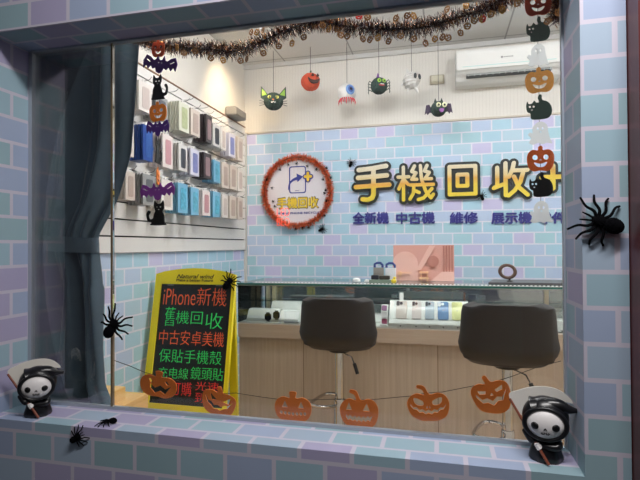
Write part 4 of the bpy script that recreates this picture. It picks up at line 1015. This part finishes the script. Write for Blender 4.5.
# ================================================================== REAPER FIGURINES
def make_reaper(label):
    t = empty('grim_reaper_figurine', (0, 0, 0), label=label, cat='figurine')
    robe = mat('robe_black', (20, 20, 24), .28); bone = mat('bone_white', (236, 232, 232), .45)
    bm = BM(); lathe(bm, [(.040, 0), (.044, .006), (.043, .016), (.036, .040), (.030, .062), (.030, .075), (.024, .085)], 40)
    for v in bm.verts:
        a = math.atan2(v.co.y, v.co.x); k = 1+.05*cos(7*a)*max(0, 1-v.co.z/.06); v.co.x *= k; v.co.y *= k*.92
    obj('robe', bm, robe, t, smooth=True)
    # hood: head shell with the face opening in front and a curled tip
    bm = BM()
    hc = Vector((0, .004, .118))
    def hf(p):
        q = Vector(p)
        if q.y < 0: q.y *= .84
        return q
    ell(bm, hc, (.060, .052, .058), 40, 24, f=hf)
    tip = copen([(-.024, .004, .134), (.004, .001, .148), (.032, -.002, .154), (.056, -.004, .149), (.077, -.004, .147)], 6)
    n = len(tip)-1
    tube(bm, tip, [.040+(.0065-.040)*(k/n)**.75 for k in range(n+1)], 24)
    ell(bm, tip[-1], (.0066, .0066, .0066), 12, 8)
    torus(bm, (0, -.036, .109), .0480, .0062, 48, 12, 'Y', sx=1.09, sz=.90)
    obj('hood', bm, robe, t, smooth=True)
    bm = BM(); ell(bm, (0, -.027, .108), (.0495, .026, .0415), 36, 20); fc = obj('face', bm, bone, t, smooth=True)
    bk = mat('face_black', (14, 12, 14), .35)
    for s in (-1, 1):
        bm = BM(); ell(bm, (s*.0262, -.0465, .106), (.0112, .0055, .0105), 20, 10, M=Matrix.Rotation(radians(28*s), 3, 'Z')); obj('eye', bm, bk, fc, smooth=True)
    bm = BM(); prism(bm, [(-.0045, .0965), (-.0035, .1000), (0, .1040), (.0035, .1000), (.0045, .0965), (.0022, .0965), (0, .0995), (-.0022, .0965)], -.0528, -.0490); obj('nose', bm, bk, fc)
    bm = BM(); tube(bm, copen([(-.011, -.0490, .0885), (-.006, -.0500, .0860), (0, -.0505, .0885), (.006, -.0500, .0860), (.011, -.0490, .0885)], 4), .0013, 6)
    for x in (-.008, -.003, .003, .008): tube(bm, [(x, -.0510, .0850), (x, -.0510, .0910)], .0010, 5)
    obj('mouth', bm, bk, fc)
    # scythe held across the front
    A = Vector((.008, -.050, .004)); B = Vector((-.092, .006, .156))
    bm = BM(); tube(bm, [A, A.lerp(B, .5), B], [.0042, .0040, .0036], 10); sc = obj('scythe_handle', bm, mat('scythe_brown', (128, 66, 46), .45), t, smooth=True)
    bl_ = crom([(-.096, .160), (-.070, .178), (-.030, .193), (.015, .196), (.048, .184), (.070, .158), (.040, .160), (.0, .150), (-.035, .130), (-.052, .108), (-.070, .112)], 5)
    bm = BM(); prism(bm, bl_, .030, .034); bm.transform(Matrix.Translation((0, -.004, 0))); obj('scythe_blade', bm, mat('blade_white', (232, 228, 220), .35), sc)
    # arms and hands closed on the handle
    for s, f in ((-1, .50), (1, .27)):
        h = A.lerp(B, f)
        bm = BM(); sh = Vector((s*.026, -.006, .066)); tube(bm, copen([sh, Vector((s*.034, -.030, .058)) if s < 0 else Vector((.030, -.030, .048)), h+Vector((s*.011, .009, .0))], 5), [.011]*5+[.010]*5+[.0085], 12); arm = obj('sleeve', bm, robe, t, smooth=True)
        bm = BM(); ell(bm, h+Vector((s*.003, .001, 0)), (.0075, .0060, .0068), 14, 10)
        u = (B-A).normalized(); side = u.cross(Vector((0, -1, 0))).normalized()
        for k in range(4):
            c = h+u*(.0042*(k-1.5)); r0 = .0056; pts = [c+side*s*.006*cos(a)+Vector((0, -1, 0))*r0*sin(a) for a in (-.3, .6, 1.4, 2.2, 2.9)]
            tube(bm, pts, [.0023, .0024, .0024, .0022, .0018], 7)
        tube(bm, [h+side*s*.006+u*.002, h+side*s*.002+Vector((0, -.006, 0))+u*.0085, h-side*s*.003+Vector((0, -.0055, 0))+u*.0095], [.0026, .0026, .002], 7)
        obj('hand', bm, bone, arm, smooth=True)
    return t
rp1 = make_reaper('white faced reaper figurine with scythe at the right end of the sill')
rp1.location = (.270, 1.418, OZ0); rp1.rotation_euler = (0, 0, radians(-11)); rp1.scale = (.965, .965, .945)
rp2 = copy_tree(rp1); rp2.location = (-1.345, 1.392, OZ0); rp2.rotation_euler = (0, 0, radians(38)); rp2['label'] = 'white faced reaper figurine with scythe at the left end of the sill by the curtain'

# ================================================================== FELT STRINGS
def thin_white():
    m = bpy.data.materials.new('thin_white_felt'); m.use_nodes = True; nt = m.node_tree; b = nt.nodes['Principled BSDF']; out = nt.nodes['Material Output']
    b.inputs['Base Color'].default_value = lin((232, 234, 236)); b.inputs['Roughness'].default_value = .8
    t = nt.nodes.new('ShaderNodeBsdfTranslucent'); t.inputs[0].default_value = lin((232, 236, 236)); tr = nt.nodes.new('ShaderNodeBsdfTransparent')
    a = nt.nodes.new('ShaderNodeMixShader'); a.inputs[0].default_value = .55; nt.links.new(b.outputs[0], a.inputs[1]); nt.links.new(t.outputs[0], a.inputs[2])
    c = nt.nodes.new('ShaderNodeMixShader'); c.inputs[0].default_value = .35; nt.links.new(a.outputs[0], c.inputs[1]); nt.links.new(tr.outputs[0], c.inputs[2]); nt.links.new(c.outputs[0], out.inputs['Surface']); return m
DY = 1.545
def circ(cx, cy, r, n=14, ry=None): return [(cx+r*cos(2*pi*k/n), cy+(ry or r)*sin(2*pi*k/n)) for k in range(n)]
SM = crom([(-.24, -.10), (0, -.17), (.24, -.10), (.16, -.25), (0, -.30), (-.16, -.25)], 3)
SHAPE = {
 'pumpkin': [crom([(-.5, 0), (-.46, .24), (-.3, .37), (-.1, .35), (-.08, .48), (.02, .52), (.08, .46), (.09, .35), (.3, .37), (.46, .24), (.5, 0), (.44, -.3), (.26, -.45), (0, -.42), (-.26, -.45), (-.44, -.3)], 4), circ(-.2, .08, .10), circ(.2, .08, .10), [(-.045, -.04), (.045, -.04), (0, .04)], SM],
 'bat': [[(0, .20), (-.05, .24), (-.09, .46), (-.14, .22), (-.2, .18), (-.3, .34), (-.42, .42), (-.5, .10), (-.47, -.30), (-.40, -.12), (-.33, -.30), (-.26, -.12), (-.2, -.28), (-.12, -.2), (-.08, -.42), (0, -.5), (.08, -.42), (.12, -.2), (.2, -.28), (.26, -.12), (.33, -.30), (.40, -.12), (.47, -.30), (.5, .10), (.42, .42), (.3, .34), (.2, .18), (.14, .22), (.09, .46), (.05, .24)], [(-.07, .10), (-.02, .08), (-.05, .04)], [(.02, .08), (.07, .10), (.05, .04)], [(-.40, .22), (-.28, .08), (-.30, .05), (-.41, .17)], [(.40, .22), (.28, .08), (.30, .05), (.41, .17)]],
 'cat': [crom([(-.20, .5), (-.10, .38), (.06, .38), (.17, .5), (.20, .26), (.14, .08), (.20, -.08), (.24, -.22), (.36, -.26), (.42, -.10), (.34, .04), (.44, .10), (.52, -.06), (.46, -.32), (.30, -.40), (.34, -.5), (-.30, -.5), (-.26, -.38), (-.24, -.10), (-.16, .06), (-.24, .20)], 3), circ(-.08, .24, .035, 8), circ(.07, .24, .035, 8), [(-.06, .14), (.05, .14), (0, .11)]],
 'loaf': [crom([(-.5, .08), (-.46, .26), (-.40, .16), (-.28, .18), (-.20, .28), (-.12, .20), (.0, .22), (-.06, .36), (-.02, .50), (.08, .48), (.10, .30), (.28, .22), (.42, .06), (.46, -.18), (.36, -.40), (.1, -.46), (-.3, -.44), (-.34, -.22), (-.46, -.14)], 3), circ(-.36, .05, .045, 8), circ(-.22, .05, .045, 8), [(-.34, -.06), (-.24, -.06), (-.29, -.11)]],
 'ghost': [crom([(-.10, .48), (.12, .50), (.30, .34), (.34, .06), (.42, -.26), (.50, -.46), (.30, -.42), (.12, -.48), (-.06, -.42), (-.26, -.48), (-.44, -.40), (-.36, -.2), (-.48, -.04), (-.40, .06), (-.30, .02), (-.28, .28)], 4), circ(-.08, .22, .045, 8, .07), circ(.12, .22, .045, 8, .07), circ(.03, .06, .05, 8, .035)],
}
for k in list(SHAPE):   # normalise every outline to the unit box
    xs = [p[0] for p in SHAPE[k][0]]; ys = [p[1] for p in SHAPE[k][0]]; cx, cy = (min(xs)+max(xs))/2, (min(ys)+max(ys))/2; W_, H_ = max(xs)-min(xs), max(ys)-min(ys)
    SHAPE[k] = [[((p[0]-cx)/W_, (p[1]-cy)/H_) for p in lp] for lp in SHAPE[k]]
cols = dict(orange=mat('felt_orange', (240, 134, 44), .8, noise=.15, nscale=300), red=mat('felt_red_orange', (222, 84, 46), .8, noise=.15, nscale=300), purple=mat('felt_purple', (84, 46, 132), .8, noise=.2, nscale=300), violet=mat('felt_violet', (150, 76, 178), .8, noise=.25, nscale=400),
            black=mat('felt_black', (18, 18, 20), .8), green=mat('felt_dark_green', (24, 58, 48), .8, noise=.2, nscale=400), white=thin_white(), glitter=mat('felt_glitter_orange', (236, 150, 56), .6, noise=.5, nscale=500), rust=mat('felt_rust', (160, 62, 40), .8, noise=.2, nscale=400), lava=mat('felt_lava', (226, 106, 46), .75, noise=.3, nscale=500))
def felt_string(xpx, items, label, ztop):
    base = at(xpx, 120, Y=DY); t = empty('felt_garland', (base.x, DY, items and 1.2), label=label, cat='garland')
    zz = []
    for kind, px, py, w, h, c, ang, yaw in items:
        p = at(px, py, Y=DY); e = at(px+w/2, py, Y=DY); s = at(px, py+h/2, Y=DY)
        W_ = 2*(e.x-p.x); H_ = 2*(p.z-s.z)
        if yaw: W_ = H_*.9 if kind != 'bat' else W_
        me = cutout_mesh(SHAPE[kind], .003, (W_, H_), ang)
        if yaw: me.transform(Matrix.Rotation(radians(yaw), 4, 'Z'))
        nm = {'loaf': 'cat', 'cat': 'cat'}.get(kind, kind)+'_cutout'
        o = mlink(nm, me, cols[c], t, (p.x-base.x, 0, p.z-1.2)); o['label'] = '%s felt %s' % ({'red': 'red orange', 'purple': 'purple', 'violet': 'violet', 'black': 'black', 'green': 'dark green', 'white': 'white', 'glitter': 'glittery orange', 'rust': 'rust red', 'lava': 'orange red', 'orange': 'orange'}[c], nm.split('_')[0])
        zz.append((p.x-base.x, p.z-1.2, H_))
    bm = BM(); pts = [(zz[0][0], .003, ztop-1.2)]+[(x, .003, z) for x, z, h in zz]; pts[-1] = (zz[-1][0], .003, zz[-1][1]+.01)
    tube(bm, pts, .0009, 5); obj('thread', bm, mat('thread_grey', (110, 108, 104), .6), t)
felt_string(158, [('pumpkin', 158.3, 48, 13, 18, 'red', 0, 0), ('bat', 160, 64.5, 35, 18, 'purple', 12, 0), ('cat', 159.5, 87, 17, 25, 'black', 0, 0), ('pumpkin', 158, 111.5, 17, 20, 'orange', -4, 0), ('bat', 157.8, 128, 23, 17, 'purple', 0, 0), ('cat', 158.5, 151, 7, 26, 'black', 0, 106), ('pumpkin', 158, 176, 4, 18, 'orange', 0, 113), ('bat', 157.5, 191.5, 35, 18, 'violet', -3, 0), ('cat', 156.5, 213, 17, 25, 'black', 0, 180)],
            'left hanging string of felt pumpkins, purple bats and black cats', 2.5)
felt_string(539, [('pumpkin', 538, 3, 27, 25, 'rust', 0, 0), ('loaf', 538, 29, 24, 25, 'green', 0, 0), ('ghost', 538, 55, 22, 22, 'white', 0, 0), ('pumpkin', 539.3, 80, 29, 25.5, 'glitter', -3, 0), ('loaf', 539, 107, 26, 25, 'green', 0, 0), ('ghost', 540, 133, 24, 22.5, 'white', 0, 0), ('pumpkin', 540.5, 158.5, 27.5, 25.5, 'lava', 0, 0), ('loaf', 541, 184.5, 24, 25, 'black', 0, 0), ('ghost', 541, 212, 23, 22, 'white', 0, 0)],
            'right hanging string of felt pumpkins, loafing cats and white ghosts', 2.5)

# bunting of six felt pumpkins low across the glass
def teeth_mouth(x0, x1, yt, yb, n, curve=.1, depth=.06):
    up = []; dn = []
    for k in range(2*n+1):
        x = x0+(x1-x0)*k/(2*n); s = 4*((x-x0)/(x1-x0)-.5)**2
        up.append((x, yt+curve*s-(depth if k % 2 else 0))); dn.append((x, yb+curve*s*1.3+(depth*.9 if k % 2 == 0 and 0 < k < 2*n else 0)))
    m = (up[0][1]+dn[0][1])/2; dn[0] = (x0+.001, m-.005); dn[-1] = (x1-.001, up[-1][1]-.02)
    return up+dn[::-1]
OUT = {
 'round': crom([(-.5, -.05), (-.45, .2), (-.28, .33), (-.09, .30), (-.10, .50), (.09, .50), (.08, .30), (.28, .33), (.45, .2), (.5, -.05), (.42, -.34), (.22, -.48), (0, -.46), (-.22, -.48), (-.42, -.34)], 4),
 'curl': crom([(-.5, 0), (-.42, .2), (-.25, .30), (-.08, .26), (-.12, .40), (-.24, .46), (-.22, .54), (-.06, .50), (.05, .28), (.25, .32), (.42, .24), (.5, 0), (.42, -.32), (.22, -.46), (0, -.48), (-.22, -.46), (-.42, -.3)], 4),
 'tall': crom([(-.5, .06), (-.44, .26), (-.24, .34), (-.08, .30), (-.12, .48), (-.02, .52), (.08, .34), (.26, .34), (.46, .26), (.5, .0), (.40, -.36), (.18, -.5), (-.12, -.46), (-.38, -.32)], 4)}
faces = [
 ('round', [[(-.28, .18), (-.20, .02), (-.16, .04), (-.22, .2)], [(.16, .14), (.24, .02), (.30, .06), (.22, .18)], teeth_mouth(-.22, .34, -.02, -.34, 2, .02, .12)]),
 ('tall', [[(-.30, .24), (-.05, .06), (-.22, .02)], [(.12, .05), (.34, .26), (.30, .02)], teeth_mouth(-.40, .40, -.10, -.28, 4, .22, .05)]),
 ('round', [[(-.30, -.02), (-.22, .20), (-.14, -.02)], [(.14, -.02), (.22, .20), (.30, -.02)]]+[circ(-.32+.107*k, -.20-.03*(1-abs(k-3)/3),   .044, 8, .06) for k in range(7)]),
 ('curl', [[(-.34, .0), (-.26, .20), (-.18, .0)], [(.10, .0), (.20, .20), (.28, .0)], teeth_mouth(-.34, .34, -.14, -.30, 6, .03, .05)]),
 ('curl', [crom([(-.32, .18), (-.12, .08), (-.12, -.04), (-.24, -.04), (-.32, .04)], 3), crom([(.32, .20), (.12, .10), (.12, -.02), (.24, -.02), (.32, .06)], 3), [(-.05, -.12), (-.02, -.04), (-.01, -.12)], [(.02, -.12), (.03, -.04), (.06, -.12)], teeth_mouth(-.42, .42, -.16, -.30, 6, .16, .05)]),
 ('tall', [[(-.32, .16), (-.10, .12), (-.14, .04), (-.28, .06)], [(.12, .12), (.34, .22), (.32, .10), (.16, .05)], [(-.03, -.02), (.02, .06), (.07, -.02)], teeth_mouth(-.38, .40, -.08, -.28, 3, .16, .08)])]
bp = [(158.5, 384.5, 37, 26, 6), (218.5, 402, 34, 30, 14), (293, 407, 37, 30, 0), (359, 410.5, 39, 38, 0), (428, 404, 43, 35, -4), (491, 395, 40, 38, -14)]
bt = empty('pumpkin_bunting', (at(320, 400, Y=DY).x, DY, .85), label='string of six orange felt jack o lanterns low across the window', cat='bunting')
bo = bt.location
fo = mat('bunting_orange', (230, 126, 50), .8, noise=.12, nscale=200)
for (px, py, w_, h_, ang), (ol, fc) in zip(bp, faces):
    p = at(px, py, Y=DY); e = at(px+w_/2, py, Y=DY); s = at(px, py+h_/2, Y=DY)
    me = cutout_mesh([OUT[ol]]+fc, .003, (2*(e.x-p.x), 2*(p.z-s.z)), ang)
    mlink('pumpkin_cutout', me, fo, bt, p-bo)
sp_ = [(113, 360), (130, 366), (144, 372), (158, 376), (176, 380), (203, 391), (219, 393.5), (236, 393), (262, 397), (281, 399.5), (293, 400), (306, 400), (340, 399), (359, 400), (378, 399), (410, 396), (428, 393), (442, 392), (475, 385.5), (490, 383), (510, 377), (535, 368), (561, 361)]
bm = BM(); tube(bm, [at(x, y, Y=DY+.003)-bo for x, y in sp_], .0011, 5); obj('thread', bm, mat('thread_dark', (38, 34, 34), .6), bt)

# ================================================================== TINSEL GARLAND
gp = [(128, 30), (142, 40), (160, 45), (182, 48), (205, 49), (232, 51), (255, 45), (280, 33), (305, 24), (322, 22), (345, 26), (375, 29), (400, 29), (425, 27), (450, 20), (480, 10), (500, 2), (525, -8), (548, -14), (559, -6), (558, 8), (555, 22)]
TY = 1.562
tg = empty('tinsel_garland', at(320, 22, Y=TY), label='thick brown and copper tinsel garland draped across the top of the window', cat='garland')
path = copen([at(x, y, Y=TY)-tg.location for x, y in gp], 10)
cop = mat('tinsel_copper', (176, 120, 72), .25, .8); drk = mat('tinsel_dark', (50, 34, 40), .3, .6); pur = mat('tinsel_plum', (70, 52, 74), .3, .7); gld = mat('tinsel_gold', (214, 164, 90), .2, .9)
tinsel('tinsel', path, .035, 9500, [(drk, 5), (pur, 3), (cop, 4), (gld, 2)], tg, .0010)['kind'] = 'stuff'
bm = BM(); tube(bm, path, .003, 6); obj('wire_core', bm, drk, tg)
ch = [(170, 47.5), (177, 47.5), (183.7, 52.5), (195, 51), (211, 58), (223, 60), (240.5, 60.5), (246.7, 58.7), (251.2, 32), (257, 32), (263, 29.5), (263.3, 53), (278.7, 46), (292, 43), (303.7, 37), (281, 22), (322.5, 25), (329, 28.7), (337, 29), (341, 35), (347.5, 36), (359, 16), (367.5, 17), (363, 38.7), (370, 39.5), (378, 37.5), (388.7, 41), (396, 18), (407.5, 15.5), (413.5, 15.5), (400.7, 35.5), (413.7, 38.7), (425.5, 43), (435, 38.7), (442.5, 37), (448, 37.5), (447, 9), (466, 5), (460.5, 32.5), (467.5, 26), (474, 20.5), (482.5, 19), (491, 14), (501.5, 9), (482.5, 18.7), (502.5, 10), (517.5, 3), (547.5, 21), (558, 12.5)]
ol = crom([(-.5, -.02), (-.4, .32), (-.1, .38), (-.06, .55), (.06, .55), (.1, .38), (.4, .32), (.5, -.02), (.36, -.42), (0, -.5), (-.36, -.42)], 2)
hol = [circ(-.17, .08, .11, 8, .13), circ(.17, .08, .11, 8, .13), crom([(-.26, -.12), (0, -.2), (.26, -.12), (0, -.34)], 2)]
cm = [cutout_mesh([ol]+hol, .0015, (.022, .022)), cutout_mesh([ol]+hol, .0015, (.019, .024)), cutout_mesh([ol]+hol, .0015, (.022, .022))]
finish(cm[0], mat('charm_copper', (150, 106, 62), .3, .7)); finish(cm[1], mat('charm_amber', (196, 142, 66), .3, .5)); finish(cm[2], mat('charm_red', (206, 50, 44), .35, .4))
for i, (x, y) in enumerate(ch):
    k = 2 if i in (21, 44) else (1 if i % 4 == 1 else 0)
    o = link('pumpkin_charm', cm[k], tg, at(x, y, Y=TY-.034)-tg.location, (0, radians(random.uniform(-40, 40)), radians(random.uniform(-45, 45))))

# reflection of a red LED sign, modelled as glowing letters inside the glass
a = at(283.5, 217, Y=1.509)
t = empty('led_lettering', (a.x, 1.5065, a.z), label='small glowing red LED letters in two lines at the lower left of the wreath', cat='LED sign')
led_refl = mat('led_red', (255, 92, 74), .5, emit=1.7)
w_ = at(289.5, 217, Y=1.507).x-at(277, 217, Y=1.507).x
mlink('upper_line', text_mesh('LED', w_, .026, .001, thin=-.02), led_refl, t, (0, 0, .016))
mlink('lower_line', text_mesh('BEO', w_, .026, .001, thin=-.02), led_refl, t, (0, 0, -.016))
# thin black cable on the dark door frame
bm = BM(); pts = [Vector((.452, 1.2572, 1.985)), Vector((.462, 1.2572, 1.976)), Vector((.48, 1.2572, 1.979)), Vector((.51, 1.2572, 1.974)), Vector((.59, 1.2572, 1.972))]; tube(bm, pts, .0025, 6)
tag(obj('black_cable', bm, mat('cable_black', (20, 20, 22), .5), smooth=True), 'thin black cable on the dark red door frame at the right', 'cable')
